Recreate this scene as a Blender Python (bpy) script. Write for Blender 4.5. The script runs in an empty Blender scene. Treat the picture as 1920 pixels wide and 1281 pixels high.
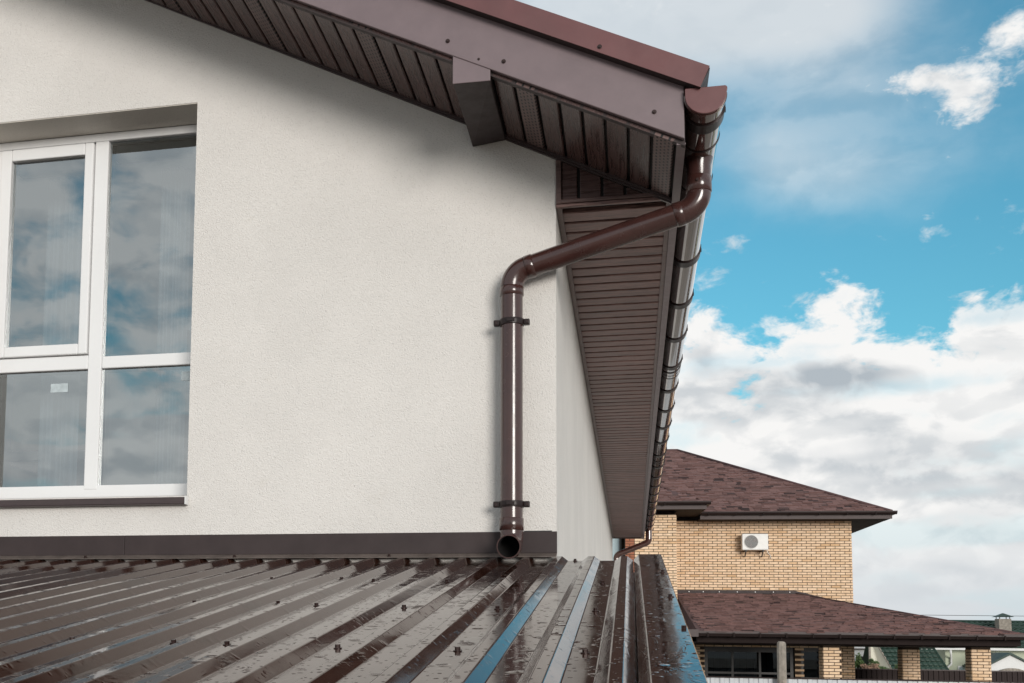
import bpy, bmesh, math, random
from mathutils import Vector, Matrix
random.seed(7)
R = math.radians
scene = bpy.context.scene
col = scene.collection

# ------------------------------------------------------------------ camera
F_PX, PX, PY = 2210.103, 635.425, 1007.542           # focal length and principal point for a 1920 px wide frame
YAW, PITCH, ROLL = 0.24398, 0.09497, 0.01487
cam_d = bpy.data.cameras.new('camera')
cam = bpy.data.objects.new('camera', cam_d); col.objects.link(cam)
fw = Vector((-math.sin(YAW)*math.cos(PITCH), math.cos(YAW)*math.cos(PITCH), math.sin(PITCH)))
rt = Vector((math.cos(YAW), math.sin(YAW), 0)); up = rt.cross(fw)
r2 = rt*math.cos(ROLL)+up*math.sin(ROLL); u2 = -rt*math.sin(ROLL)+up*math.cos(ROLL)
cam.matrix_world = Matrix.Translation((0.314, -5.191, 2.45)) @ Matrix((r2, u2, -fw)).transposed().to_4x4()
cam_d.sensor_width = 36; cam_d.lens = F_PX*36/1920
cam_d.shift_x = (960-PX)/1920; cam_d.shift_y = (PY-640.5)/1920
cam_d.clip_start = 0.05; cam_d.clip_end = 3000
scene.camera = cam

# ------------------------------------------------------------------ light and exposure
SUN_EL, SUN_AZ = R(7.5), R(152)                        # azimuth clockwise from +Y: behind the camera, to the right
vs = scene.view_settings
vs.view_transform = 'Standard'; vs.look = 'None'; vs.gamma = 1; vs.use_curve_mapping = False
vs.exposure = 0.36
scene.cycles.max_bounces = 7; scene.cycles.diffuse_bounces = 3; scene.cycles.glossy_bounces = 4; scene.cycles.transparent_max_bounces = 8
scene.cycles.caustics_reflective = False; scene.cycles.caustics_refractive = False
sun_d = bpy.data.lights.new('sun', 'SUN'); sun_d.energy = 2.0; sun_d.angle = R(22); sun_d.color = (1, .95, .89)
sun = bpy.data.objects.new('sun', sun_d); col.objects.link(sun)
sd = Vector((math.sin(SUN_AZ)*math.cos(SUN_EL), math.cos(SUN_AZ)*math.cos(SUN_EL), math.sin(SUN_EL)))
sun.rotation_euler = (-sd).to_track_quat('-Z', 'Y').to_euler()

class NT:
    """small helper to write node graphs as expressions"""
    def __init__(s, tree): s.t = tree
    def n(s, typ, **kw):
        nd = s.t.nodes.new(typ)
        for k, v in kw.items(): setattr(nd, k, v)
        return nd
    def put(s, sock, v):
        if hasattr(v, 'is_linked'): s.t.links.new(v, sock)
        elif v is not None: sock.default_value = v
    def m(s, op, a, b=None, c=None, clamp=False):
        nd = s.n('ShaderNodeMath', operation=op, use_clamp=clamp)
        for i, v in enumerate((a, b, c)): s.put(nd.inputs[i], v)
        return nd.outputs[0]
    def vm(s, op, a, b=None):
        nd = s.n('ShaderNodeVectorMath', operation=op); s.put(nd.inputs[0], a); s.put(nd.inputs[1], b)
        return nd.outputs[0]
    def sep(s, v):
        nd = s.n('ShaderNodeSeparateXYZ'); s.put(nd.inputs[0], v); return nd.outputs
    def comb(s, x, y, z):
        nd = s.n('ShaderNodeCombineXYZ')
        for i, v in enumerate((x, y, z)): s.put(nd.inputs[i], v)
        return nd.outputs[0]
    def noise(s, vec, scale, detail=4, rough=.55, dist=0, out=0):
        nd = s.n('ShaderNodeTexNoise'); s.put(nd.inputs['Vector'], vec)
        nd.inputs['Scale'].default_value = scale; nd.inputs['Detail'].default_value = detail
        nd.inputs['Roughness'].default_value = rough; nd.inputs['Distortion'].default_value = dist
        return nd.outputs[out]
    def ramp(s, fac, a, b, lo=0., hi=1., kind='SMOOTHSTEP'):
        nd = s.n('ShaderNodeMapRange', interpolation_type=kind)
        for i, v in enumerate((fac, a, b, lo, hi)): s.put(nd.inputs[i], v)
        return nd.outputs[0]
    def mix(s, fac, a, b, blend='MIX'):
        nd = s.n('ShaderNodeMix', data_type='RGBA', blend_type=blend); s.put(nd.inputs[0], fac)
        for i, v in ((6, a), (7, b)):
            if isinstance(v, tuple) and len(v) == 3: v = (*v, 1)
            s.put(nd.inputs[i], v)
        return nd.outputs[2]

# ------------------------------------------------------------------ sky: clear sky with a bank of cumulus and loose puffs
world = bpy.data.worlds.new('World'); scene.world = world; world.use_nodes = True
wt = world.node_tree; wt.nodes.clear(); W = NT(wt)
sky = W.n('ShaderNodeTexSky', sky_type='NISHITA', sun_disc=False, sun_elevation=SUN_EL, sun_rotation=SUN_AZ,
          altitude=100, air_density=1.0, dust_density=.6, ozone_density=2.5)
dirv = W.vm('NORMALIZE', W.n('ShaderNodeTexCoord').outputs['Generated'])
dx, dy, dz = W.sep(dirv)
az = W.m('MULTIPLY', W.m('ARCTAN2', dx, dy), 57.2958)
el = W.m('MULTIPLY', W.m('ARCSINE', dz), 57.2958)
flat = W.comb(dx, dy, W.m('MULTIPLY', dz, 1.7))
nbig = W.noise(flat, 7.0, 2, .5)
nmid = W.noise(flat, 20.0, 5, .58, .3)
nfine = W.noise(flat, 52.0, 4, .62, .3)
def blob(a0, e0, ra, re, amp=1.0):
    x = W.m('DIVIDE', W.m('SUBTRACT', az, a0), ra); y = W.m('DIVIDE', W.m('SUBTRACT', el, e0), re)
    d2 = W.m('ADD', W.m('MULTIPLY', x, x), W.m('MULTIPLY', y, y))
    return W.m('MULTIPLY', W.m('EXPONENT', W.m('MULTIPLY', d2, -1)), amp)
def add(*t):
    r = t[0]
    for q in t[1:]: r = W.m('ADD', r, q)
    return r
nm = W.m('SUBTRACT', nmid, .5); nf = W.m('SUBTRACT', nfine, .5); nb = W.m('SUBTRACT', nbig, .5)
# cumulus bank round the horizon
top = add(14.6, W.m('MULTIPLY', nb, 9.0), blob(8.7, 15, 2.0, 9, 1.9), blob(3.6, 15, 2.4, 9, .7), blob(12.6, 15, 1.3, 9, -1.2), blob(17, 15, 1.6, 9, 1.6))
bank = W.m('DIVIDE', W.m('SUBTRACT', top, el), 2.2)
bankd = W.ramp(add(bank, W.m('MULTIPLY', nm, 4.4), W.m('MULTIPLY', nf, 1.6)), -.1, .72)
gap = W.ramp(add(W.noise(W.comb(dx, dy, W.m('MULTIPLY', dz, 6.0)), 4.2, 2, .55), W.m('MULTIPLY', nm, .35)), .50, .66)
inview = W.m('MINIMUM', 1.0, blob(8, 12, 15, 16, 1.5))
bankd = W.m('MULTIPLY', bankd, W.m('SUBTRACT', 1.0, W.m('MULTIPLY', gap, W.m('SUBTRACT', .85, W.m('MULTIPLY', inview, .55)))))
# puffs and veils
puff = add(blob(14.9, 24.0, 1.9, 1.35, 1.35), blob(12.9, 24.5, 1.3, .75, 1.0), blob(16.6, 25.7, 1.6, .8, .9), blob(14.6, 22.8, .7, .9, .6), blob(4.8, 18.5, .9, .7, .62), blob(17.2, 18.2, .6, .4, .5), blob(3.4, 17.2, 1.6, .5, .5))
puffd = W.ramp(add(puff, W.m('MULTIPLY', nm, 2.0), W.m('MULTIPLY', nf, 2.1)), .26, 1.35)
veil = add(blob(10, 24.5, 10, 4.5, .34), blob(4.5, 28.6, 5.5, 2.8, .8), blob(-2, 30, 6, 4, .8), blob(4, 43, 16, 11, 1.0), blob(9.2, 27.6, 2.6, 1.2, .5), blob(7.2, 22.0, 2.6, 1.6, .36), blob(11, 20.5, 4, 1.5, .22))
veild = W.ramp(add(veil, W.m('MULTIPLY', nb, .5), W.m('MULTIPLY', nm, .22)), .05, 1.15, 0, .85)
# broken cloud over the rest of the sky
away = W.m('SUBTRACT', 1.0, W.m('MINIMUM', 1.0, blob(8, 20, 17, 13, 1.6)))
broken = W.m('MULTIPLY', W.ramp(add(nbig, W.m('MULTIPLY', nm, .7)), .22, .54, 0, .94), away)
dens = W.m('MAXIMUM', W.m('MAXIMUM', bankd, puffd), W.m('MAXIMUM', veild, broken))
# cloud tone: bright lobes, grey-blue bellies
lo = W.noise(W.vm('ADD', flat, (0, 0, .028)), 20.0, 2, .5, .3)
lit = W.ramp(W.m('SUBTRACT', nmid, lo), -.13, .13)
body = W.ramp(add(W.noise(W.comb(dx, dy, W.m('MULTIPLY', dz, 3.4)), 9.0, 2, .55), W.m('MULTIPLY', nm, .3)), .36, .62)
belly = add(blob(8.9, 12.75, 2.6, .62, 1.0), blob(3.3, 13.2, .9, .8, .45), blob(12, 9.2, 4.5, 1.0, .4), blob(15.5, 8.2, 4, .8, .3))
crown = blob(8.6, 14.4, 2.9, 1.2, .75)
bright = add(.36, W.m('MULTIPLY', lit, .40), W.m('MULTIPLY', body, .46), crown, W.m('MULTIPLY', belly, -1.0))
bright = W.m('MINIMUM', W.m('MAXIMUM', bright, 0), 1)
cloud = W.mix(bright, (3.5, 3.9, 4.25), (7.3, 7.25, 7.15))
lowh = W.ramp(el, 1.0, 7.0)
cloud = W.mix(lowh, (5.2, 5.5, 5.75), cloud)
SKY_TINT = (.94, 1.74, 1.60)
blue = W.mix(1.0, sky.outputs[0], SKY_TINT, 'MULTIPLY')
blue = W.mix(W.ramp(el, 3.0, 13.0, .85, 0.), blue, (4.3, 5.5, 6.3))
thin = W.m('MULTIPLY', veild, W.m('SUBTRACT', 1.0, W.m('MAXIMUM', bankd, puffd)))
cloud = W.mix(thin, cloud, (5.6, 5.85, 6.05))
final = W.mix(dens, blue, cloud)
bg = W.n('ShaderNodeBackground'); bg.inputs[1].default_value = 0.1
wt.links.new(final, bg.inputs[0])
wo = W.n('ShaderNodeOutputWorld'); wt.links.new(bg.outputs[0], wo.inputs[0])

# ------------------------------------------------------------------ helpers
def tag(o, label=None, cat=None, group=None, kind=None):
    if label: o['label'] = label
    if cat: o['category'] = cat
    if group: o['group'] = group
    if kind: o['kind'] = kind
    return o
def empty(name, loc=(0, 0, 0), rz=0, parent=None):
    o = bpy.data.objects.new(name, None); col.objects.link(o)
    o.location = loc; o.rotation_euler = (0, 0, rz); o.empty_display_size = .2
    if parent: o.parent = parent
    return o
class MB:
    def __init__(s): s.v = []; s.f = []; s.sm = []; s.r = []
    def face(s, idx, smooth=False, rnd=0.): s.f.append(idx); s.sm.append(smooth); s.r.append(rnd)
    def quad(s, a, b, c, d, smooth=False, rnd=0.):
        i = len(s.v); s.v += [tuple(a), tuple(b), tuple(c), tuple(d)]; s.face((i, i+1, i+2, i+3), smooth, rnd)
    def hexa(s, p, rnd=0.):                     # p: 8 corners, bottom 0-3 ccw, top 4-7
        i = len(s.v); s.v += [tuple(q) for q in p]
        for f in ((3,2,1,0), (4,5,6,7), (0,1,5,4), (1,2,6,5), (2,3,7,6), (3,0,4,7)): s.face(tuple(i+k for k in f), False, rnd)
        return s
    def box(s, x0, x1, y0, y1, z0, z1, rnd=0.):
        return s.hexa([(x0,y0,z0),(x1,y0,z0),(x1,y1,z0),(x0,y1,z0),(x0,y0,z1),(x1,y0,z1),(x1,y1,z1),(x0,y1,z1)], rnd)
    def poly_prism(s, pts, d):                  # pts: planar polygon (3D), extruded by vector d
        n = len(pts); i = len(s.v); d = Vector(d)
        s.v += [tuple(p) for p in pts] + [tuple(Vector(p)+d) for p in pts]
        s.face(tuple(range(i, i+n))); s.face(tuple(range(i+2*n-1, i+n-1, -1)))
        for k in range(n): s.face((i+k, i+n+k, i+n+(k+1) % n, i+(k+1) % n))
        return s
    def strip(s, prof, path_a, path_b, closed=False, smooth=False):   # profile points swept between two offsets
        i = len(s.v); n = len(prof); A = Vector(path_a); B = Vector(path_b)
        s.v += [tuple(Vector(p)+A) for p in prof] + [tuple(Vector(p)+B) for p in prof]
        for k in range(n if closed else n-1):
            j = (k+1) % n; s.face((i+k, i+j, i+n+j, i+n+k), smooth)
        if closed: s.face(tuple(range(i+n-1, i-1, -1))); s.face(tuple(range(i+n, i+2*n)))
        return s
    def tube(s, pts, rad, seg=24, cap=True, smooth=True):
        pts = [Vector(p) for p in pts]; n = len(pts); rad = rad if isinstance(rad, (list, tuple)) else [rad]*n
        i0 = len(s.v); prev = None
        for k, p in enumerate(pts):
            if k == 0: t = pts[1]-p
            elif k == n-1: t = p-pts[k-1]
            else:
                a = p-pts[k-1]; b = pts[k+1]-p
                t = (a.normalized() if a.length > 1e-9 else b.normalized()) + (b.normalized() if b.length > 1e-9 else a.normalized())
            if t.length < 1e-9: t = pts[min(n-1, k+1)]-pts[max(0, k-1)]
            if t.length < 1e-9: t = Vector((0, 0, 1))
            t.normalize()
            if prev is None:
                r_ = t.orthogonal().normalized()
            else:
                r_ = (prev - t*prev.dot(t)).normalized()
            prev = r_; b_ = t.cross(r_)
            for j in range(seg):
                a = 2*math.pi*j/seg; s.v.append(tuple(p + (r_*math.cos(a)+b_*math.sin(a))*rad[k]))
        for k in range(n-1):
            for j in range(seg):
                j2 = (j+1) % seg; a = i0+k*seg; b = a+seg
                s.face((a+j, a+j2, b+j2, b+j), smooth)
        if cap:
            s.face(tuple(range(i0+seg-1, i0-1, -1))); e = i0+(n-1)*seg; s.face(tuple(range(e, e+seg)))
        return s
    def data(s, name, mat):
        me = bpy.data.meshes.new(name); me.from_pydata(s.v, [], s.f)
        me.polygons.foreach_set('use_smooth', s.sm)
        if any(s.r):
            at = me.attributes.new('rnd', 'FLOAT', 'FACE'); at.data.foreach_set('value', s.r)
        me.update(); me.validate(); 
        if mat: me.materials.append(mat)
        return me
    def build(s, name, mat, parent=None, loc=None):
        o = bpy.data.objects.new(name, s.data(name, mat)); col.objects.link(o)
        if parent: o.parent = parent
        if loc is not None: o.location = loc
        return o
def fix_normals(o):
    bm = bmesh.new(); bm.from_mesh(o.data); bmesh.ops.recalc_face_normals(bm, faces=bm.faces); bm.to_mesh(o.data); bm.free()
def bevel(o, w=.004, seg=2, ang=40):
    m = o.modifiers.new('bevel', 'BEVEL'); m.width = w; m.segments = seg; m.limit_method = 'ANGLE'; m.angle_limit = R(ang)
    return o
def arc(center, a0, a1, r, n, ax='xz'):
    out = []
    for k in range(n+1):
        a = a0+(a1-a0)*k/n; c, s_ = math.cos(a)*r, math.sin(a)*r
        out.append((center[0]+c, center[1], center[2]+s_) if ax == 'xz' else (center[0], center[1]+c, center[2]+s_))
    return out
def inst(name, me, parent, M=None, loc=None):
    o = bpy.data.objects.new(name, me); col.objects.link(o); o.parent = parent
    if M is not None: o.matrix_local = M
    if loc is not None: o.location = loc
    return o
def bend_path(p0, p1, p2, r, n=10):
    """polyline p0 -> p1 -> p2 with the corner at p1 rounded to radius r; returns (arc points)"""
    p0, p1, p2 = Vector(p0), Vector(p1), Vector(p2)
    a = (p0-p1).normalized(); b = (p2-p1).normalized(); th = a.angle(b); L = r/math.tan(th/2)
    s_, e_ = p1+a*L, p1+b*L; c = p1+(a+b).normalized()*(r/math.sin(th/2))
    u = (s_-c); w = (e_-c); tot = u.angle(w); ax = u.cross(w).normalized()
    return [c+Matrix.Rotation(tot*k/n, 3, ax) @ u for k in range(n+1)]

# ------------------------------------------------------------------ materials
def mat(name, base, rough=.5, metallic=0., coat=0., coat_r=.1, spec=.5, var=.08, vscale=3., bump=None, fine=None, rvar=0.):
    m = bpy.data.materials.new(name); m.use_nodes = True; t = NT(m.node_tree)
    p = m.node_tree.nodes['Principled BSDF']
    p.inputs['Roughness'].default_value = rough; p.inputs['Metallic'].default_value = metallic
    p.inputs['Coat Weight'].default_value = coat; p.inputs['Coat Roughness'].default_value = coat_r
    p.inputs['Specular IOR Level'].default_value = spec
    co = t.n('ShaderNodeTexCoord').outputs['Object']
    n1 = t.noise(co, vscale, 6, .6)
    k = t.ramp(n1, .25, .75, 1-var, 1+var)
    c = t.mix(1.0, (*base, 1), t.comb(k, k, k), 'MULTIPLY')
    if rvar:
        rv = t.ramp(t.noise(co, vscale*2.3, 5, .65), .3, .7, max(.02, rough-rvar), rough+rvar); t.put(p.inputs['Roughness'], rv)
    t.put(p.inputs['Base Color'], c)
    if bump:
        h = t.noise(co, bump[0], 5, .6)
        if fine: h = t.m('ADD', h, t.m('MULTIPLY', t.noise(co, fine[0], 3, .5), fine[1]))
        b = t.n('ShaderNodeBump'); b.inputs['Distance'].default_value = bump[1]; b.inputs['Strength'].default_value = bump[2] if len(bump) > 2 else 1
        t.put(b.inputs['Height'], h); t.put(p.inputs['Normal'], b.outputs[0])
    m['t'] = 1
    return m
def nodes(m): return NT(m.node_tree), m.node_tree.nodes['Principled BSDF']

def stucco(name, base, depth=.0058):
    m = bpy.data.materials.new(name); m.use_nodes = True; t, p = nodes(m)
    co = t.n('ShaderNodeTexCoord').outputs['Object']
    p.inputs['Roughness'].default_value = .88; p.inputs['Specular IOR Level'].default_value = .25
    grain = t.noise(co, 150, 2, .55, .8); fine = t.noise(co, 380, 1, .5)
    h = add_(t, grain, t.m('MULTIPLY', fine, .35))
    pits = t.ramp(grain, .30, .42, .86, 1.0)
    stain = t.ramp(t.noise(co, 1.3, 3, .62), .35, .7, .95, 1.02)
    dirt = t.ramp(t.noise(co, 5.5, 4, .7), .60, .78, 0, .16)
    k = t.m('MULTIPLY', pits, stain)
    c = t.mix(1.0, (*base, 1), t.comb(k, k, k), 'MULTIPLY')
    c = t.mix(dirt, c, (.60, .55, .46))
    t.put(p.inputs['Base Color'], c)
    b = t.n('ShaderNodeBump'); b.inputs['Distance'].default_value = depth; b.inputs['Strength'].default_value = .9
    t.put(b.inputs['Height'], h); t.put(p.inputs['Normal'], b.outputs[0])
    return m
def add_(t, *a):
    r = a[0]
    for q in a[1:]: r = t.m('ADD', r, q)
    return r

def woodgrain(name, base, base2, axis, rough=.45, perf=False, grain=1.0):
    """brown vinyl with a printed and embossed grain running along the local axis"""
    m = bpy.data.materials.new(name); m.use_nodes = True; t, p = nodes(m)
    co = t.n('ShaderNodeTexCoord').outputs['Object']
    rnd = t.n('ShaderNodeObjectInfo').outputs['Random']
    off = t.comb(t.m('MULTIPLY', rnd, 37.), t.m('MULTIPLY', rnd, 11.), 0)
    v = t.vm('ADD', co, off)
    sc = (5, 90, 90) if axis == 'x' else (90, 5, 90)
    v = t.vm('MULTIPLY', v, sc)
    g = t.noise(v, 1.0, 6, .65, .8); g2 = t.noise(v, 3.1, 4, .6)
    fac = t.ramp(add_(t, g, t.m('MULTIPLY', g2, .5)), .5, 1.0)
    c = t.mix(fac, base, base2)
    k = t.ramp(rnd, 0, 1, .86, 1.12, 'LINEAR')
    c = t.mix(1.0, c, t.comb(k, k, k), 'MULTIPLY')
    blot = t.ramp(t.noise(co, 6., 4, .6), .3, .7, .86, 1.1)
    c = t.mix(1.0, c, t.comb(blot, blot, blot), 'MULTIPLY')
    p.inputs['Specular IOR Level'].default_value = .45
    t.put(p.inputs['Roughness'], t.ramp(g, .3, .7, rough-.08, rough+.12))
    h = t.m('MULTIPLY', g, .5*grain)
    if perf:                                    # rows of ventilation slots
        x, y, z = t.sep(co)
        def cell(a, pitch, o=0.): return t.m('SUBTRACT', t.m('FRACT', t.m('ADD', t.m('DIVIDE', a, pitch), o)), .5)
        row = t.m('FLOOR', t.m('DIVIDE', y, .0165))
        fx = cell(x, .030, t.m('MULTIPLY', t.m('MODULO', t.m('ABSOLUTE', row), 2.), .5)); fy = cell(y, .0165)
        d = t.m('ADD', t.m('POWER', t.m('MULTIPLY', t.m('ABSOLUTE', fx), 3.0), 2.), t.m('POWER', t.m('MULTIPLY', t.m('ABSOLUTE', fy), 3.4), 2.))
        hole = t.ramp(d, .6, 1.0, 1., 0.)
        c = t.mix(hole, c, (.004, .003, .003))
        h = t.m('SUBTRACT', h, t.m('MULTIPLY', hole, 1.5))
    t.put(p.inputs['Base Color'], c)
    b = t.n('ShaderNodeBump'); b.inputs['Distance'].default_value = .0012; b.inputs['Strength'].default_value = .6
    t.put(b.inputs['Height'], h); t.put(p.inputs['Normal'], b.outputs[0])
    return m

def wet_metal(name, base):
    """brown coated steel with rain standing on it in drops, films and drying streaks"""
    m = bpy.data.materials.new(name); m.use_nodes = True; t, p = nodes(m)
    co = t.n('ShaderNodeTexCoord').outputs['Object']
    x, y, z = t.sep(co)
    flat_ = t.comb(x, y, 0)
    wp = t.vm('ADD', flat_, t.vm('MULTIPLY', t.vm('SUBTRACT', t.noise(flat_, 14., 3, .6, 0, 1), (.5, .5, .5)), (.030, .030, 0)))
    vo = t.n('ShaderNodeTexVoronoi', feature='F1'); t.put(vo.inputs['Vector'], wp); vo.inputs['Scale'].default_value = 19; vo.inputs['Randomness'].default_value = 1
    sr, sg, sb = t.sep(vo.outputs['Color'])
    rad = t.ramp(sr, .05, 1., .05, .46, 'LINEAR')
    patch = t.ramp(t.noise(flat_, 3.2, 4, .6), .26, .56)
    d = t.m('DIVIDE', vo.outputs['Distance'], t.m('MULTIPLY', rad, t.m('ADD', .25, t.m('MULTIPLY', patch, .95))))
    drop = t.ramp(d, .0, 1.0, 1., 0.)
    vo2 = t.n('ShaderNodeTexVoronoi', feature='F1'); t.put(vo2.inputs['Vector'], wp); vo2.inputs['Scale'].default_value = 46
    drop2 = t.m('MULTIPLY', t.ramp(vo2.outputs['Distance'], .0, .26, 1., 0.), patch)
    film = t.ramp(t.noise(t.vm('MULTIPLY', flat_, (5.5, 1.6, 1)), 1.4, 6, .62, .6), .56, .64)
    nz = t.sep(t.n('ShaderNodeTexCoord').outputs['Normal'])[2]
    dropa = t.m('MULTIPLY', t.m('MAXIMUM', drop, t.m('MULTIPLY', drop2, .7)), t.ramp(nz, .85, .97, .12, 1.))
    wet = t.m('MAXIMUM', dropa, film)
    k = t.ramp(t.noise(co, 3., 5, .6), .3, .7, .88, 1.12)
    c = t.mix(1.0, (*base, 1), t.comb(k, k, k), 'MULTIPLY')
    c = t.mix(t.m('MULTIPLY', wet, .55), c, tuple(q*.45 for q in base))
    dust = t.ramp(t.noise(t.vm('MULTIPLY', flat_, (20, 3, 1)), 2.0, 6, .7), .55, .8, 0, .22)
    c = t.mix(t.m('MULTIPLY', dust, t.m('SUBTRACT', 1., wet)), c, (.065, .032, .023))
    t.put(p.inputs['Base Color'], c)
    p.inputs['Specular IOR Level'].default_value = .5
    rr = t.ramp(t.noise(flat_, 8., 4, .6), .3, .7, .05, .12)
    t.put(p.inputs['Roughness'], t.m('ADD', t.m('MULTIPLY', rr, t.m('SUBTRACT', 1., wet)), t.m('MULTIPLY', wet, .05)))
    p.inputs['IOR'].default_value = 1.36; p.inputs['Specular Tint'].default_value = (1, .88, .75, 1)
    b = t.n('ShaderNodeBump'); b.inputs['Distance'].default_value = .006; b.inputs['Strength'].default_value = 1.0
    wav = t.noise(t.vm('MULTIPLY', flat_, (9, 2.2, 1)), 1.0, 3, .5)
    h = add_(t, t.m('MULTIPLY', dropa, .5), t.m('MULTIPLY', film, .04), t.m('MULTIPLY', wav, .12))
    t.put(b.inputs['Height'], h); t.put(p.inputs['Normal'], b.outputs[0])
    return m

def glass(name, ior=1.9, tint=(.86, .92, .93), wob=.0, coat=0.):
    m = bpy.data.materials.new(name); m.use_nodes = True; nt = m.node_tree; nt.nodes.clear(); t = NT(nt)
    tr = t.n('ShaderNodeBsdfTransparent'); tr.inputs[0].default_value = (*tint, 1)
    gl = t.n('ShaderNodeBsdfGlossy'); gl.inputs['Roughness'].default_value = .0; gl.inputs[0].default_value = (.92, .98, 1, 1)
    fr = t.n('ShaderNodeFresnel'); fr.inputs[0].default_value = ior
    if wob:
        b = t.n('ShaderNodeBump'); b.inputs['Distance'].default_value = wob
        t.put(b.inputs['Height'], t.noise(t.n('ShaderNodeTexCoord').outputs['Object'], 1.6, 2, .4)); t.put(gl.inputs['Normal'], b.outputs[0])
    mx = t.n('ShaderNodeMixShader'); t.put(mx.inputs[0], t.m('MAXIMUM', fr.outputs[0], coat)); t.put(mx.inputs[1], tr.outputs[0]); t.put(mx.inputs[2], gl.outputs[0])
    o = t.n('ShaderNodeOutputMaterial'); t.put(o.inputs[0], mx.outputs[0])
    return m
def pieces(name, a, b, c_, rough=.8, bump=.003, scale=60):
    """bricks / shingles: tone varies from piece to piece"""
    m = bpy.data.materials.new(name); m.use_nodes = True; t, p = nodes(m)
    at = t.n('ShaderNodeAttribute', attribute_name='rnd').outputs['Fac']
    rn = t.m('FRACT', t.m('ADD', at, t.n('ShaderNodeObjectInfo').outputs['Random']))
    c = t.mix(t.ramp(rn, 0, .55, 0, 1, 'LINEAR'), a, b); c = t.mix(t.ramp(rn, .80, 1., 0, 1, 'LINEAR'), c, c_)
    co = t.n('ShaderNodeTexCoord').outputs['Object']
    k = t.ramp(t.noise(co, scale*.25, 5, .65), .3, .7, .86, 1.12); c = t.mix(1.0, c, t.comb(k, k, k), 'MULTIPLY')
    t.put(p.inputs['Base Color'], c); p.inputs['Roughness'].default_value = rough; p.inputs['Specular IOR Level'].default_value = .3
    bp = t.n('ShaderNodeBump'); bp.inputs['Distance'].default_value = bump; t.put(bp.inputs['Height'], t.noise(co, scale, 4, .6)); t.put(p.inputs['Normal'], bp.outputs[0])
    return m

M = {}
M['stucco'] = stucco('cream_stucco', (.79, .76, .725))
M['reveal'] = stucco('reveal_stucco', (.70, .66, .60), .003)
M['barge'] = mat('grey_brown_metal', (.175, .130, .138), .42, coat=.15, coat_r=.3, var=.07, vscale=9, bump=(500, .0006, .35), rvar=.06)
M['verge'] = mat('red_brown_metal', (.135, .050, .050), .36, coat=.25, coat_r=.22, var=.12, vscale=5, rvar=.06)
M['dark_metal'] = mat('dark_brown_metal', (.046, .034, .034), .55, spec=.25, var=.12, vscale=7, bump=(260, .0006, .4), rvar=.08)
M['lip'] = mat('grey_worn_lip', (.13, .105, .092), .38, var=.25, vscale=14, rvar=.1)
M['gutter'] = mat('glossy_brown_pvc', (.055, .020, .016), .10, coat=1.0, coat_r=.05, spec=.9, var=.06, vscale=4, rvar=.03)
M['gutter'].node_tree.nodes['Principled BSDF'].inputs['Specular Tint'].default_value = (1, .90, .84, 1)
M['pipe'] = mat('brown_pvc_pipe', (.050, .020, .017), .22, coat=.4, coat_r=.13, var=.16, vscale=9, bump=(3.0, .003, .25), rvar=.07)
M['clip'] = mat('dark_pvc_clip', (.018, .010, .010), .35, spec=.3, var=.1, vscale=20)
M['black'] = mat('dark_void', (.006, .005, .005), .8, var=.0)
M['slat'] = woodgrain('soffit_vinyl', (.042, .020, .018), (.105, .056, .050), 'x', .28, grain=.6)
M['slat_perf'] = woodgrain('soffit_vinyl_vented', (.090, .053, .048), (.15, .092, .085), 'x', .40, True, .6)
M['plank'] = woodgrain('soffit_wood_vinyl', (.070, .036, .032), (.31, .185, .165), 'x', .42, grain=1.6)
M['trim'] = woodgrain('soffit_trim_vinyl', (.085, .050, .045), (.16, .10, .092), 'x', .34)
M['roof'] = wet_metal('wet_brown_steel', (.032, .0125, .0085))
M['screw'] = mat('brown_screw', (.035, .018, .016), .3, metallic=.3, var=.1)
M['pvc'] = mat('white_window_pvc', (.80, .80, .80), .28, var=.02, vscale=3)
M['gasket'] = mat('black_gasket', (.012, .012, .013), .5, var=.0)
M['glass'] = glass('window_glass', 2.0, (.80, .88, .91), .0010, .36)   # solar-control coating
M['paper'] = mat('white_sticker', (.46, .52, .54), .6, var=.15, vscale=40)
M['room'] = mat('room_plaster', (.58, .61, .63), .9, var=.04)
M['sill'] = mat('sill_metal', (.055, .038, .038), .32, var=.12, vscale=12)

# ------------------------------------------------------------------ ground
g = MB(); g.quad((-900, -900, 0), (900, -900, 0), (900, 900, 0), (-900, 900, 0))
gm = mat('ground_gravel', (.36, .33, .29), .9, var=.3, vscale=.5, bump=(9, .03))
tag(g.build('ground', gm), kind='structure')

# ------------------------------------------------------------------ the white house
house = empty('stucco_house', (0, 0, 0))
tag(house, 'cream stucco house with brown gable eaves filling the left half of the picture', 'house')
WX0, WX1, WZ0, WZ1 = -2.965, -1.722, 3.163, 5.10     # window opening
XL, XRIDGE = -7.4, -3.7
zr = lambda X: 4.671-.497*X if X > XRIDGE else 4.671-.497*(2*XRIDGE-X)    # soffit line on the gable wall
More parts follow.
